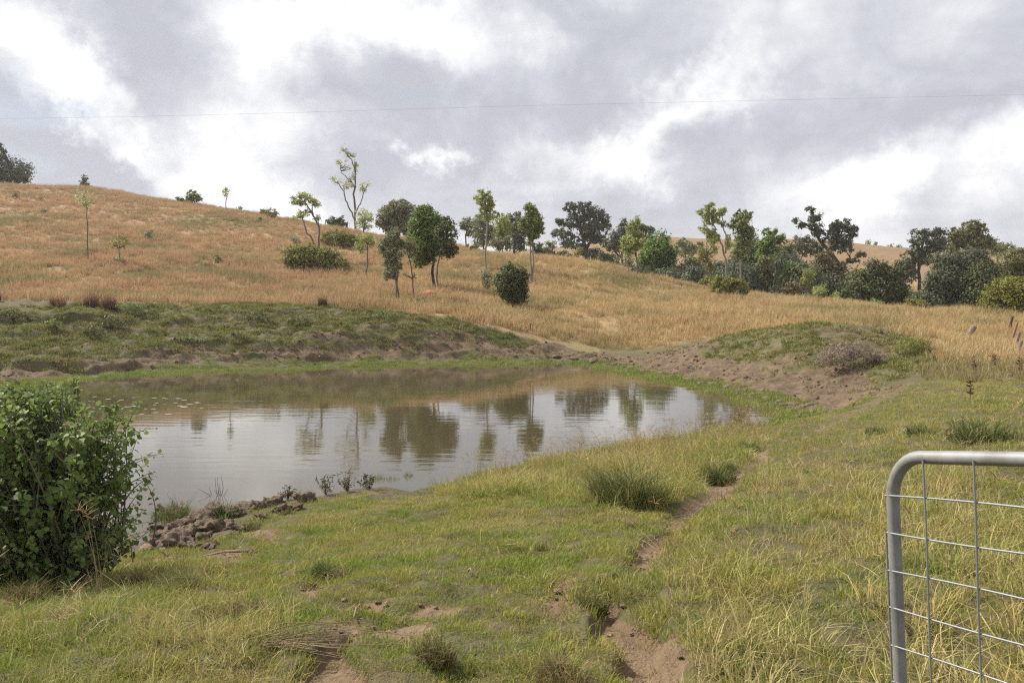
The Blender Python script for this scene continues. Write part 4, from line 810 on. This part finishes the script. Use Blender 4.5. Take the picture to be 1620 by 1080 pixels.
    tree('far_tree', 'E', 'olive', [(150, 220, 20, 12)], 'round shrub on the far skyline left of the spreading gum', 'tree', 'trees on the far hill', d=338, base=(150, 232), tw=2)
trees()

def undergrowth():
    g = np.random.default_rng(12); E = []
    for px in range(960, 1640, 14):
        d = 98 + g.normal(0, 5) - max(0, px - 1250) * .03; x = U(px, 0, d)[0]; zb = H1(x, d)
        ty = np.interp(px, [960, 1060, 1110, 1160, 1250, 1330, 1420, 1640], [426, 430, 424, 415, 412, 432, 462, 472]) + g.normal(0, 7)
        top = U(px, ty, d)[2]; h = max(1.0, top - zb)
        E.append((np.array([x, d, zb + h * .5]), 1.3 + g.random(), h * .5, 1.6))
    V, Q, r = leaf_cloud(E, 95, .55, .30, g, None)
    me = mesh_np('undergrowth', V, [Q]); attr(me, 'rnd', 'FACE', r)
    tag(obj('undergrowth', me, LEAF['blue']), 'dark tangled undergrowth filling the gully under the trees', 'undergrowth', kind='stuff')
undergrowth()

# ------------------------------------------------------------------ tussocks
def tussock(name, px, py, h_px, w_px, mat, label, n=700, group='grass tussocks', lean=.5, wd=.9, dmin=2.5):
    b = P(px, py, dmin=dmin); k = b[1] / F; g = abs(hash((px, py))) % 10000
    gg = np.random.default_rng(int(px * 7 + py * 3)); VV, QQ, TT, RN, TP, n0 = [], [], [], [], [], 0
    m_ = 6 if n >= 700 else 4
    for j in range(m_):
        an = j * 6.283 / m_ + gg.random(); rr = 0 if j == 0 else w_px * k * .27 * (.6 + .5 * gg.random()); hh = h_px * k * (1 if j == 0 else .55 + .4 * gg.random())
        V, q, tr, r, tip = blades(n // m_ + 20, w_px * k * (.22 if j == 0 else .17), hh * .3, hh, max(.0035, wd * k), lean * (1 + .5 * gg.random()), int(px * 13 + py) + j)
        V = V + np.array([rr * math.cos(an), rr * math.sin(an), 0]); VV.append(V); QQ.append(q + n0); TT.append(tr + n0); RN.append(r); TP.append(tip); n0 += len(V)
    V = np.concatenate(VV); q = np.concatenate(QQ); tr = np.concatenate(TT); r = np.concatenate(RN); tip = np.concatenate(TP)
    me = mesh_np('tussock', V, [q, tr]); attr(me, 'rnd', 'FACE', np.concatenate([r, r])); attr(me, 'tip', 'POINT', tip)
    return tag(obj(name, me, mat, loc=b), label, 'grass tussock', group)
def tussocks():
    red = mat_grass('red_tussock', (.17, .095, .065), (.24, .15, .10), (.32, .22, .15), 1, .4, .6, .8)
    grn = mat_grass('green_tussock', (.085, .13, .035), (.15, .165, .05), (.42, .33, .17), 1, .4, .6, .78)
    dull = mat_grass('dull_tussock', (.12, .125, .045), (.20, .17, .075), (.40, .29, .15), 2, .4, .6, .6)
    for x, y, rx, ry, lb in ((285, 850, 58, 40, 'wide purplish tussock on the embankment crest near the left'), (440, 850, 55, 52, 'tall purplish tussock, left of a touching pair on the crest'), (525, 862, 50, 56, 'tall purplish tussock, right of a touching pair on the crest'), (640, 822, 30, 34, 'dark purplish tussock right of the touching pair'),
                             (712, 728, 20, 18, 'small purplish tussock on the slope above the crest'), (1180, 832, 52, 26, 'broad flat purplish tussock along the crest'), (1415, 832, 30, 24, 'round reddish tussock on the crest below the bush'), (1530, 850, 26, 36, 'narrow reddish tussock on the crest'), (1600, 836, 22, 12, 'low reddish tussock at the crest near the two trunked tree'), (-10, 826, 30, 34, 'purplish tussock cut by the left edge'), (890, 838, 16, 14, 'tiny purplish tussock on the crest')):
        tussock('red_tussock', x / 3, 200 + y / 3, ry / 3 * 1.9, rx / 3 * 2, red, lb, 500, 'reddish tussocks on the embankment crest', .45, .8, 36)
    tussock('red_tussock', 420 + 570 / 3.857, 220 + 1010 / 3.857, 12, 20, red, 'reddish tussock on the crest left of the two trunked tree', 400, 'reddish tussocks on the embankment crest', .5, .8, 36)
    tussock('red_tussock', 420 + 455 / 3.857, 220 + 1000 / 3.857, 8, 26, red, 'low reddish tussock between the narrow one and the two trunked tree', 400, 'reddish tussocks on the embankment crest', .5, .8, 36)
    for px, py, h, w, m, lb, n in ((1000, 800, 120, 170, grn, 'largest green tussock on the bank beside the cattle path', 2600), (1135, 758, 44, 80, grn, 'green tussock at the top of the cattle path', 900), (1185, 712, 26, 44, grn, 'small green tussock near the right end of the pond', 500), (1180, 678, 22, 40, grn, 'green tussock at the waters right corner', 400),
                                   (940, 960, 55, 60, grn, 'green tussock against the dirt of the cattle path', 700), (690, 1040, 62, 80, dull, 'dark tussock in the middle of the foreground turf', 1100), (890, 1075, 70, 110, dull, 'brownish tussock at the bottom left of the path', 1200), (512, 905, 34, 52, grn, 'green tussock in front of the muddy bank', 600), (545, 912, 30, 44, dull, 'brownish tussock beside a green one before the bank', 500),
                                   (1390, 684, 22, 60, grn, 'low dark green tussock right of the pond on the slope', 500), (1560, 695, 60, 150, grn, 'broad green tussock above the gate', 1500), (1460, 690, 34, 60, grn, 'green tussock left of the broad one above the gate', 700), (860, 870, 26, 44, dull, 'dull tussock on the middle turf', 500), (1010, 835, 20, 60, dull, 'low tussock along the left lip of the path', 500),
                                   (280, 822, 56, 84, grn, 'green tussock on a mud hump at the waters edge', 900), (356, 818, 42, 84, grn, 'small green tussock on the mud by the dead twig', 700), (1150, 740, 20, 44, grn, 'little tussock at the path head', 300), (40, 950, 60, 70, dull, 'dull grass tussock against the front of the big bush at the left', 700), (130, 955, 44, 70, grn, 'green grass tussock under the front of the big bush', 700), (215, 925, 46, 60, dull, 'straw tipped tussock at the right foot of the big bush', 600), (-20, 900, 90, 90, dull, 'tall dull tussock cut by the left edge before the big bush', 900), (300, 930, 50, 90, dull, 'brownish tussock in the rank grass right of the big bush', 1000), (400, 975, 54, 100, dull, 'broad brownish tussock left of the bare dirt', 1100), (405, 836, 22, 60, grn, 'flat green tuft on the inland side of the mud clods', 500), (335, 858, 18, 40, dull, 'dull tuft at the foot of the mud clods', 300), (452, 812, 20, 44, dull, 'dull tuft behind the bare dirt beside the weedy shore', 300)):
        tussock('green_tussock' if m is grn else 'grass_tussock', px, py, h, w, m, lb, n, 'green tussocks on the near bank', .75, 1.0)
    # rust coloured dead bush on the mound, lime bush beside it
    for px, py, ell, mt, lb, nm in ((1345, 580, [(1345, 563, 44, 15), (1308, 567, 26, 10), (1384, 566, 20, 10), (1342, 552, 34, 10)], 'tuss', 'brown twiggy dead bush on the dirt mound', 'dead_bush'), (1450, 556, [(1445, 546, 26, 12), (1430, 555, 20, 8), (1462, 555, 14, 8)], 'yellow', 'lime green low bush right of the mound', 'low_bush')):
        tree(nm, 'P', mt, ell, lb, 'bush', 'low bushes on the mound', base=(px, py), stem='stem', tw=1.2, dens=.6, size=2.3)
    for px, py, rx, ry, lb in ((175, 515, 18, 10, 'dark low shrub on the embankment below the purplish tussocks'), (215, 495, 22, 10, 'dark green shrub at the crest right of the purplish pair'), (85, 520, 12, 8, 'small green leafy shrub on the left of the embankment'), (145, 528, 16, 9, 'greyish shrub midway down the embankment'), (25, 508, 20, 10, 'dark shrub on the embankment at the left edge'), (310, 540, 18, 5, 'bright green low patch on the embankment'), (405, 505, 20, 7, 'dark low shrub on the middle of the embankment'),
                               (475, 512, 18, 7, 'dark low shrub left of a brown stain on the embankment'), (600, 505, 26, 8, 'low green creeper near the embankment crest')):
        tree('low_shrub', 'P', 'green' if 'bright' in lb else ('mid' if 'green' in lb else 'olive'), [(px, py - ry * .6, rx, ry)], lb, 'bush', 'low shrubs on the embankment', base=(px, py + ry * .3), stem='stem', tw=1.2, dens=.6, size=3)
tussocks()

# ------------------------------------------------------------------ the big bush in the left foreground
def big_bush():
    g = np.random.default_rng(77)
    b = P(105, 925); d = b[1]; k = d / F
    root = empty('leafy_bush', b); tag(root, 'large leafy green bush in the left foreground by the water', 'bush')
    ox, oy, s = 0, 560, 2.7
    E = [(40, 140, 62, 34, 18), (-10, 190, 60, 50, 14), (100, 170, 26, 24, 5), (208, 160, 24, 36, 9), (215, 235, 28, 40, 8), (170, 275, 44, 24, 6), (484, 240, 26, 32, 9), (455, 300, 40, 36, 9), (540, 360, 24, 22, 4), (300, 385, 50, 24, 5), (400, 370, 30, 28, 4), (215, 350, 60, 40, 10), (70, 300, 90, 60, 18),
         (90, 430, 130, 90, 34), (290, 480, 120, 80, 28), (470, 450, 50, 60, 11), (560, 500, 32, 40, 8), (540, 590, 34, 50, 8), (150, 590, 180, 110, 42), (380, 610, 110, 90, 28), (525, 740, 50, 60, 12), (280, 740, 210, 110, 52), (80, 760, 140, 130, 46), (310, 860, 200, 80, 56), (470, 840, 90, 70, 22), (140, 890, 150, 70, 40),
         (-120, 400, 130, 170, 34), (-120, 650, 140, 140, 34), (-120, 830, 140, 120, 34)]
    V, q1, rn, lines, n0 = [], [], [], [], 0
    base = np.zeros(3)
    for x, y, rx, ry, ns in E:
        for _ in range(int(ns * 1.75)):
            a, rr = g.random() * 6.283, math.sqrt(g.random())
            c = U(ox + (x + rx * rr * math.cos(a)) * .93 / s, oy + (y + ry * rr * math.sin(a)) / s, d) - b
            c[1] += g.normal(0, .38)
            c[2] = max(c[2], .06)
            ff = g.random() * .5; st = base + np.array([g.normal(0, .12), g.normal(0, .12), 0]) + (c - base) * np.array([.15 + ff, .15 + ff, ff])
            if g.random() < .65:                       # side twig off the inner branches
                w_ = base + np.array([0, 0, .55 * c[2]]) - c; st = c + w_ / (np.linalg.norm(w_) + 1e-6) * min(.55, .8 * np.linalg.norm(w_)) + g.normal(0, .08, 3)
            mid = st * .45 + c * .55 + np.array([g.normal(0, .09) - .06 * c[0], g.normal(0, .13), .10 * abs(c[2])])
            tt = np.linspace(0, 1, 9)[:, None]; pts = (1 - tt) ** 2 * st + 2 * tt * (1 - tt) * mid + tt ** 2 * c
            lines.append((pts, np.linspace(.008, .0018, 9)))
            ln = np.linalg.norm(c - st); nl = int(min(.62, ln * .7) / .028)
            tg = c - mid; tg /= np.linalg.norm(tg)
            for i in range(nl):
                f = 1 - i / nl * min(.8, .62 / max(ln, .2)); p = (1 - f) ** 2 * st + 2 * f * (1 - f) * mid + f * f * c
                ang = i * 2.4 + g.normal(0, .5); sd_ = np.cross(tg, [0, 0, 1.0]); sd_ /= np.linalg.norm(sd_) + 1e-6; s2 = np.cross(sd_, tg)
                ax = math.cos(ang) * sd_ + math.sin(ang) * s2 + tg * .35 + np.array([0, 0, -.4]) + g.normal(0, .25, 3); ax /= np.linalg.norm(ax)
                nm = np.array([0, 0, 1.0]) + tg * .4 + g.normal(0, .45, 3); sv = np.cross(ax, nm); sv /= np.linalg.norm(sv) + 1e-6; nn = np.cross(sv, ax)
                L = (.036 + .042 * g.random()) * (.6 + .4 * min(1, i / 4)); Wd = L * .40
                p0 = p + ax * .008
                V += [p0, p0 + ax * L * .35 + sv * Wd + nn * L * .10, p0 + ax * L * .72 + sv * Wd * .75 + nn * L * .06, p0 + ax * L - nn * L * .12, p0 + ax * L * .72 - sv * Wd * .75 + nn * L * .06, p0 + ax * L * .35 - sv * Wd + nn * L * .10, p0 + ax * L * .5]
                q1 += [(n0, n0 + 1, n0 + 2, n0 + 6), (n0 + 6, n0 + 2, n0 + 3, n0 + 4), (n0, n0 + 6, n0 + 4, n0 + 5)]
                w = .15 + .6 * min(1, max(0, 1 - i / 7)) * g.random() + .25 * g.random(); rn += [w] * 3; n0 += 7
    me = mesh_np('foliage', np.array(V), [np.array(q1)]); attr(me, 'rnd', 'FACE', rn)
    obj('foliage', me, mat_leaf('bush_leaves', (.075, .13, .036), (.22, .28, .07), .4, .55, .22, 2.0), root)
    V, Q = tubes(lines, 5); me = mesh_np('stem', V, [Q]); smooth(me); obj('stem', me, BARK['grey'], root)
big_bush()

# ------------------------------------------------------------------ mud lumps, stones, sticks by the water
def lump(name, c, r, mat, g, rough=.35, cut=3, flatz=.75):
    bm = bmesh.new(); bmesh.ops.create_icosphere(bm, subdivisions=cut, radius=1)
    se = int(g.integers(0, 9999)); V = np.array([v_.co[:] for v_ in bm.verts])
    n1 = fbm(V[:, 0] * 1.3 + se, V[:, 1] * 1.3 + V[:, 2] * 2.1, se, 4); n2 = fbm(V[:, 0] * 4 + V[:, 2] * 3, V[:, 1] * 4 + se, se + 5, 3)
    n3 = fbm(V[:, 0] * 9 + V[:, 2] * 7, V[:, 1] * 9 - V[:, 2] * 5 + se, se + 9, 3)
    V = V * (1 + rough * n1 + rough * .5 * n2 + rough * .22 * n3)[:, None] * np.array([r[0], r[1], r[2] * flatz])
    for v_, p in zip(bm.verts, V): v_.co = p
    me = bpy.data.meshes.new(name); bm.to_mesh(me); bm.free(); smooth(me)
    o = obj(name, me, mat, loc=c); o.rotation_euler = (0, 0, g.random() * 6.28); return o
def simple(name, a, b, sc, rough=.9, bs=.03, spec=.2):
    m, n, o = newmat(name); p = pos(n); h = n.noise(p, sc, 6, .7)
    principled(n, o, n.mix(n.rng(h, .38, .62), a, b), rough, spec, normal=bump(n, n.noise(p, sc * 2, 6, .75), 1.0, bs)); return m
def shore_bits():
    g = np.random.default_rng(5)
    mud = simple('mud', (.115, .082, .058), (.22, .16, .115), 14, .85, .05)
    tan = simple('dry_clay', (.24, .16, .10), (.35, .25, .16), 30)
    for px, py, r in ((275, 862, 30), (285, 838, 22), (255, 852, 18), (300, 845, 24), (318, 858, 20), (330, 838, 26), (312, 826, 22), (350, 835, 20), (262, 820, 18), (285, 822, 20), (340, 818, 24), (372, 815, 22), (385, 838, 16), (365, 850, 14), (400, 806, 24), (430, 800, 22), (418, 820, 14), (445, 808, 16), (480, 795, 20), (300, 868, 16), (245, 838, 16), (238, 862, 14), (470, 806, 12), (330, 868, 12)):
        p = P(px, py); k = p[1] / F; r = r * k
        tag(lump('mud_clod', p + np.array([0, 0, r * .05]), (r * .95, r * .8, r * .8), mud, g, .8, 4), 'lump of trampled dark mud heaped on the shore by the bush', 'mud clod', 'mud clods on the near shore')
    for px, py, rx, lb in ((232, 872, 14, 'pale tan stone at the mud channel mouth beside the bush'), (258, 872, 8, 'small grey stone right of the pale tan stone')):
        p = P(px, py); k = p[1] / F
        tag(lump('stone', p + np.array([0, 0, rx * k * .25]), (rx * k, rx * k * .8, rx * k * .8), tan if 'tan' in lb else simple('grey_stone', (.25, .22, .19), (.35, .31, .27), 12), g, .25), lb, 'stone')
    for px, py, rx in ((885, 938, 9), (898, 948, 8), (880, 948, 6), (905, 935, 6), (580, 962, 8), (598, 955, 7), (610, 960, 7), (570, 958, 5), (545, 950, 6), (495, 925, 6), (480, 935, 6), (510, 930, 5), (665, 958, 5), (690, 962, 5), (985, 960, 6), (960, 970, 7), (1000, 1005, 6), (925, 965, 5), (470, 905, 4), (440, 900, 5), (530, 995, 6), (590, 995, 6), (1075, 1040, 8), (540, 1000, 5), (780, 890, 4), (690, 915, 4), (1015, 900, 5), (1030, 875, 4), (1060, 850, 4), (655, 905, 4), (820, 900, 4)):
        p = P(px, py); k = p[1] / F
        tag(lump('dirt_clod', p + np.array([0, 0, rx * k * .3]), (rx * k * .75, rx * k * .6, rx * k * .5), tan, g, 1.0, 3), 'crumbly clod of tan dirt turned up in the grazed turf', 'dirt clod', 'dirt clods in the turf')
    # dark clods edging the foot of the mound
    shore = [(880, 566), (905, 568), (940, 572), (975, 577), (1000, 583), (1020, 588), (1045, 592), (1065, 596), (1090, 602), (1110, 606), (1130, 610), (1150, 614), (1170, 619), (1195, 624), (1215, 629), (1235, 634), (1255, 640), (1270, 645), (1285, 650), (1270, 655), (1255, 650), (1240, 642), (1285, 641), (1262, 660)]
    for i, (px, py) in enumerate(shore):
        p = P(px, py + g.normal(0, 1), dmin=15); k = p[1] / F; r = (5 + 3 * g.random()) * k
        tag(lump('mud_clod', p, (r * 1.5, r, r * .8), mud, g, .5, 2), 'dark mud clod along the pond edge at the foot of the mound', 'mud clod', 'mud clods at the foot of the mound')
    wood = mat_bark('weathered_wood', (.24, .20, .16), (.13, .10, .08), 14)
    def stick(name, pts, rad, label, cat, mat=wood, group=None, sides=8):
        pts = [np.asarray(p, float) for p in pts]; o0 = pts[0]
        V, Q = tubes([([p - o0 for p in pts], rad)], sides); n = len(V)
        caps = [np.arange(sides)[None, ::-1], (n - sides + np.arange(sides))[None]]
        me = mesh_np(name, V, [Q] + caps); o = obj(name, me, mat, loc=o0); return tag(o, label, cat, group)
    a = P(266, 818); stick('wooden_stake', [a - [0, 0, .1], U(262, 812, a[1]), U(250, 796, a[1])], [.045, .042, .04], 'short broken stake leaning out of the mud at the waters edge', 'stake')
    a = P(320, 882); c = P(395, 876); stick('fallen_branch', [a + [0, 0, .02], (a + c) / 2 + [0, 0, .05], c + [0, 0, .03]], [.008, .014, .016], 'thin fallen branch on bare dirt before the mud', 'branch')
    tag(lump('dark_clod', P(400, 878) + [0, 0, .02], (.045, .04, .045), mud, g, .35, 2), 'dark round clod at the end of the fallen branch', 'clod')
    # leafless twig on the mud
    b = P(348, 795); L = []
    for i in range(9):
        e = U(348 + g.normal(-8, 13), 795 - 18 - 26 * g.random(), b[1]) - b; e[1] += g.normal(0, .08); L.append(([np.zeros(3), e * .5 + g.normal(0, .02, 3), e], [.006, .004, .002]))
    V, Q = tubes(L, 4); tag(obj('dead_twig', mesh_np('dead_twig', V, [Q]), BARK['dark'], loc=b), 'leafless twiggy weed on the mud above the pond', 'weed')
    # dark weeds at the water edge
    for px, py, h, lb in ((455, 790, 22, 'dark weedy sprig at the waters edge left of the others'), (515, 782, 26, 'dark weed with seed heads at the waters edge'), (550, 778, 28, 'tallest dark weed at the waters edge'), (585, 775, 22, 'dark weed at the right end of the weedy shore')):
        b = P(px, py); k = b[1] / F; L = []
        for i in range(14):
            e = np.array([g.normal(0, 8 * k), g.normal(0, .1), h * k * (.5 + .7 * g.random())]); L.append(([np.zeros(3), e * .5 + g.normal(0, .02, 3), e], [.004, .003, .002]))
            for _ in range(5):
                q = e * (.4 + .6 * g.random()); L.append(([q, q + g.normal(0, .02, 3), q + g.normal(0, .035, 3)], [.003, .008, .002]))
        V, Q = tubes(L, 4); tag(obj('shore_weed', mesh_np('shore_weed', V, [Q]), LEAF['brown'], loc=b), lb, 'weed', 'dark weeds on the near shore')
    # reed tufts standing in the water
    rg = mat_grass('reed', (.16, .20, .06), (.24, .25, .09), (.36, .32, .16), 1, .4, .6, .85)
    for px, py, h, w, lb in ((470, 785, 26, 40, 'green reed tuft in shallow water left of a smaller one'), (490, 783, 22, 22, 'small reed tuft beside a larger one in the shallows'), (600, 757, 20, 24, 'sparse reed tuft in open water'), (645, 752, 16, 22, 'short green reed tuft furthest right in the shallows'), (620, 758, 14, 30, 'thin reed blades between two tufts in the water')):
        b = W0(px, py); k = b[1] / F
        V, q, tr, r, tip = blades(70, w * k * .4, h * k * .4, h * k, .006, .35, px)
        me = mesh_np('reed_tuft', V, [q, tr]); attr(me, 'rnd', 'FACE', np.concatenate([r, r])); attr(me, 'tip', 'POINT', tip)
        tag(obj('reed_tuft', me, rg, loc=(b[0], b[1], -.02)), lb, 'reeds', 'reed tufts in the shallows')
    # pale sticks and dead leaves lying about
    pale = simple('bleached_stick', (.34, .28, .20), (.44, .37, .27), 20)
    b = P(500, 1035); L = []
    for i in range(26):
        x0, y0 = g.normal(-.22, .16), g.normal(0, .05); ln = .25 + .35 * g.random(); an = g.normal(.05, .22)
        q0 = np.array([x0, y0, .05 + .04 * g.random()]); q1_ = q0 + np.array([math.cos(an), math.sin(an), g.normal(0, .06)]) * ln
        L.append(([q0, (q0 + q1_) / 2 + g.normal(0, .015, 3), q1_], [.0022, .0020, .0012]))
    V, Q = tubes(L, 4); tag(obj('straw_bundle', mesh_np('straw_bundle', V, [Q]), simple('old_straw', (.36, .26, .15), (.48, .37, .23), 20), loc=b), 'loose bundle of long dry stems at the edge of the left bare dirt', 'straw')
    for px, py, dx_, dy_, lb in ((1210, 862, 10, 5, 'bleached chip of wood in the right hand grass'), (800, 868, 30, 8, 'bleached stick on the middle turf'), (740, 910, 8, 6, 'small bleached stick left of the others on the turf'), (560, 985, 8, -16, 'dry pale stem by the bare dirt')):
        a = P(px, py); c = P(px + dx_, py + dy_); stick('dry_stick', [a + [0, 0, .03], (a + c) / 2 + [0, 0, .06], c + [0, 0, .03]], [.006, .005, .003], lb, 'stick', pale)
    for px, py, lb in ((259, 527, 'pale stick lying on the embankment'), (104, 541, 'pale stick on the embankment near the left edge')):
        a = P(px, py, 30); stick('dry_stick', [a + [0, 0, .05], a + [-.1, 0, .2], a + [-.22, 0, .34]], [.025, .02, .015], lb, 'stick', pale)
    # termite mound
    a = P(679, 470, 40); clay = simple('red_clay', (.36, .15, .07), (.46, .21, .10), 5)
    tag(lump('termite_mound', a + [0, 0, .1], (.55, .5, .5), clay, g, .3, 3), 'low orange earth mound at the foot of the dense green tree', 'earth mound')
    # floating specks on the pond
    sp = simple('floating_scum', (.30, .28, .22), (.42, .40, .34), 10, .5, .001); V, Q = [], []
    for i in range(45):
        c = W0(215 + g.normal(0, 60), 640 + g.normal(0, 7)); r = .03 + .05 * g.random()
        an = np.arange(6) * 1.047 + g.random(); V += [(c[0] + r * 1.6 * math.cos(q) * (.7 + .5 * g.random()), c[1] + r * .8 * math.sin(q), .004) for q in an]; Q.append(np.arange(6) + i * 6)
    tag(obj('floating_flecks', mesh_np('floating_flecks', V, [np.array(Q)]), sp), 'pale flecks floating on the far left water', 'pond scum', kind='stuff')
    # fence posts at the right
    for i, (px, top, bot, lean, w, d, lb) in enumerate(((1598, 512, 530, 4, 5, 42, 'farthest dark fence post at the right edge'), (1604, 523, 540, 5, 5, 37, 'thin reddish fence post behind the grey ones'), (1608, 537, 556, 5, 6, 32.5, 'grey fence post second nearest at the right edge'), (1611, 551, 572, 5, 7, 28.5, 'nearest grey fence post at the right edge'), (1529, 528, 548, 13, 11, 35, 'thick grey post leaning far over in the golden grass'))):
        tp = U(px + lean, top - 12, d); lo = U(px - lean, bot + 4, d); z0 = H1(lo[0], d) - .3
        dirn = (tp - lo) / (tp[2] - lo[2]); bt = lo + dirn * (z0 - lo[2]); k = d / F; rad = w * k * .40
        m_ = wood if 'dark' not in lb and 'reddish' not in lb else BARK['dark'] if 'dark' in lb else simple('red_post', (.22, .12, .08), (.30, .17, .12), 12)
        stick('fence_post', [bt, (bt + tp) / 2, tp - dirn * .01, tp], [rad * 1.05, rad, rad * .95, rad * .86], lb, 'fence post', m_, 'old fence posts in the golden grass', 10)
    a = U(1534, 519, 35.5); b = U(1525, 538, 35.5); stick('dead_stick', [b - [0, 0, .5], b, a], [.015, .015, .01], 'thin dead stick beside the leaning post', 'stick', BARK['dark'])
    # dark seeding weeds in the grass at the right
    dk = simple('dock_seed', (.10, .05, .03), (.17, .09, .055), 20)
    for px, py, h, lb in ((1534, 640, 40, 'dark dock seed spike standing above the gate'), (1612, 600, 34, 'dark dock seed spike at the right edge'), (1572, 590, 30, 'branched dark weed left of the edge spike'), (1540, 596, 26, 'smaller branched dark weed in the golden grass')):
        b = P(px, py, 5); k = b[1] / F; L = [([np.zeros(3), np.array([.01, 0, h * k * .5]), np.array([g.normal(0, .03), 0, h * k])], [.006, .005, .003])]
        for i in range(36):
            f = .4 + .6 * g.random(); q = np.array([0, 0, h * k * f]); e = np.array([g.normal(0, 3.2 * k), g.normal(0, 3.2 * k), 2.2 * k]); L.append(([q, q + e * .6, q + e], [.004, .010, .006]))
        V, Q = tubes(L, 4); tag(obj('dock_weed', mesh_np('dock_weed', V, [Q]), dk, loc=b), lb, 'weed', 'dark weeds in the right hand grass')
shore_bits()

# ------------------------------------------------------------------ thin volume added to stand in for lens glare
def glare_veil():
    m = bpy.data.materials.new('glare_veil'); m.use_nodes = True; n = NT(m.node_tree); n.n.clear(); o = n.new('ShaderNodeOutputMaterial')
    v_ = n.new('ShaderNodeVolumePrincipled'); v_.inputs['Color'].default_value = (.95, .96, 1, 1); v_.inputs['Density'].default_value = GLARE_VEIL; v_.inputs['Anisotropy'].default_value = .3
    n.l.new(v_.outputs[0], o.inputs['Volume'])
    me = bpy.data.meshes['ground']; co = np.empty(len(me.vertices) * 3, np.float32); me.vertices.foreach_get('co', co); zz = co[2::3]
    z0, z1 = float(zz.min()) - 1, float(zz.max()) + 12
    bm = bmesh.new(); bmesh.ops.create_cube(bm, size=1)
    for q in bm.verts: q.co = (q.co.x * 3100, q.co.y * 3100, (z0 + z1) / 2 + q.co.z * (z1 - z0))
    me = bpy.data.meshes.new('glare_veil'); bm.to_mesh(me); bm.free(); tag(obj('glare_veil', me, m), 'thin pale veil over the paddock added in place of lens glare', 'glare_veil', kind='stuff')
GLARE_VEIL = .00022
glare_veil()

# ------------------------------------------------------------------ power line
def power_line():
    m, n, o = newmat('wire'); principled(n, o, (.30, .30, .32), .6, .3, .2)
    pts = [U(px, py, 75) for px, py in ((-900, 196), (-300, 192), (200, 185), (440, 179), (810, 168), (1200, 159), (1620, 150), (2400, 132))]
    V, Q = tubes([(bend(pts, R, 0), np.full(22, .0055))], 6)
    tag(obj('power_line', mesh_np('power_line', V, [Q]), m), 'thin overhead wire crossing the cloudy sky', 'power line')
power_line()

# ------------------------------------------------------------------ steel mesh gate
def gate():
    m, n, o = newmat('galvanised_steel'); tc = n.new('ShaderNodeTexCoord').outputs['Object']
    h = n.noise(tc, 14, 5, .6); rust = n.rng(n.noise(tc, 6, 6, .7, .3), .56, .68, 0, .55, True)
    c = n.mix(n.rng(h, .35, .65), (.20, .20, .195), (.28, .28, .27)); c = n.mix(rust, c, (.24, .19, .14))
    principled(n, o, c, n.rng(h, .3, .7, .45, .62), .4, .35, normal=bump(n, h, .15, .002))
    wm, n, o = newmat('mesh_wire'); principled(n, o, (.30, .30, .30), .5, .5, .6)
    d1 = 2.27
    A = U(1410, 722, d1)                                    # where the free upright and the top rail would meet
    dirx = np.array([.23, -.957, .174]); dirx /= np.linalg.norm(dirx)      # along the gate, nearer and rising to its hinges
    up = np.array([0, 0, 1.0]); side = np.cross(dirx, up); side /= np.linalg.norm(side); dn = np.array([.045, -.05, -1.0]); dn /= np.linalg.norm(dn)   # a sagged gate: its uprights hang nearly plumb
    Lg, Hg, r, cr = 2.45, 1.06, .0169, .115
    G = lambda a, b_: A + dirx * a + dn * b_ - A
    root = empty('metal_gate', A + dn * Hg); off = -dn * Hg
    tag(root, 'galvanised pipe and wire mesh farm gate standing open at the right', 'gate')
    def corner(cx, cy, a0, a1): return [G(cx + cr * math.cos(q), cy + cr * math.sin(q)) for q in np.linspace(a0, a1, 12)]
    pth = [G(0, Hg - cr)] + [G(0, b_) for b_ in np.linspace(Hg - cr - .05, cr + .01, 8)] + corner(cr, cr, math.pi, 1.5 * math.pi) + [G(a, 0) for a in np.linspace(cr + .02, Lg - cr - .02, 14)] + corner(Lg - cr, cr, 1.5 * math.pi, 2 * math.pi) + [G(Lg, b_) for b_ in np.linspace(cr + .02, Hg - cr - .02, 8)] + corner(Lg - cr, Hg - cr, 0, .5 * math.pi) + [G(a, Hg) for a in np.linspace(Lg - cr - .02, cr + .02, 14)] + corner(cr, Hg - cr, .5 * math.pi, math.pi)
    pth = [p + off for p in pth]
    V, Q = tubes([(pth, np.full(len(pth), r))], 20); me = mesh_np('frame', V, [Q]); smooth(me); obj('frame', me, m, root)
    so = side * (-r * .9 if side[0] > 0 else r * .9)        # mesh fixed on the camera side of the pipe
    k = 0; a = .145
    while a < Lg - .03:
        pts = [G(a + .002 * math.sin(b_ * 9 + k), b_) + so * 1.25 + off for b_ in np.linspace(.004, Hg - .004, 14)]
        V, Q = tubes([(pts, np.full(14, .0027))], 8); me = mesh_np('upright_wire', V, [Q]); smooth(me); obj('upright_wire', me, wm, root); a += .168; k += 1
    b_ = .104
    while b_ < Hg - .03:
        pts = [G(a, b_ + .0025 * math.sin(a * 7 + b_ * 30)) + so * .95 + off for a in np.linspace(-.012, Lg + .01, 26)]
        V, Q = tubes([(pts, np.full(26, .0025))], 8); me = mesh_np('cross_wire', V, [Q]); smooth(me); obj('cross_wire', me, wm, root); b_ += .101
    pts = [G(-.016, q) + so * .9 + off for q in np.linspace(.2, Hg - .05, 6)]
    V, Q = tubes([(pts, np.full(6, .0028))], 8); me = mesh_np('edge_wire', V, [Q]); smooth(me); obj('edge_wire', me, wm, root)
gate()
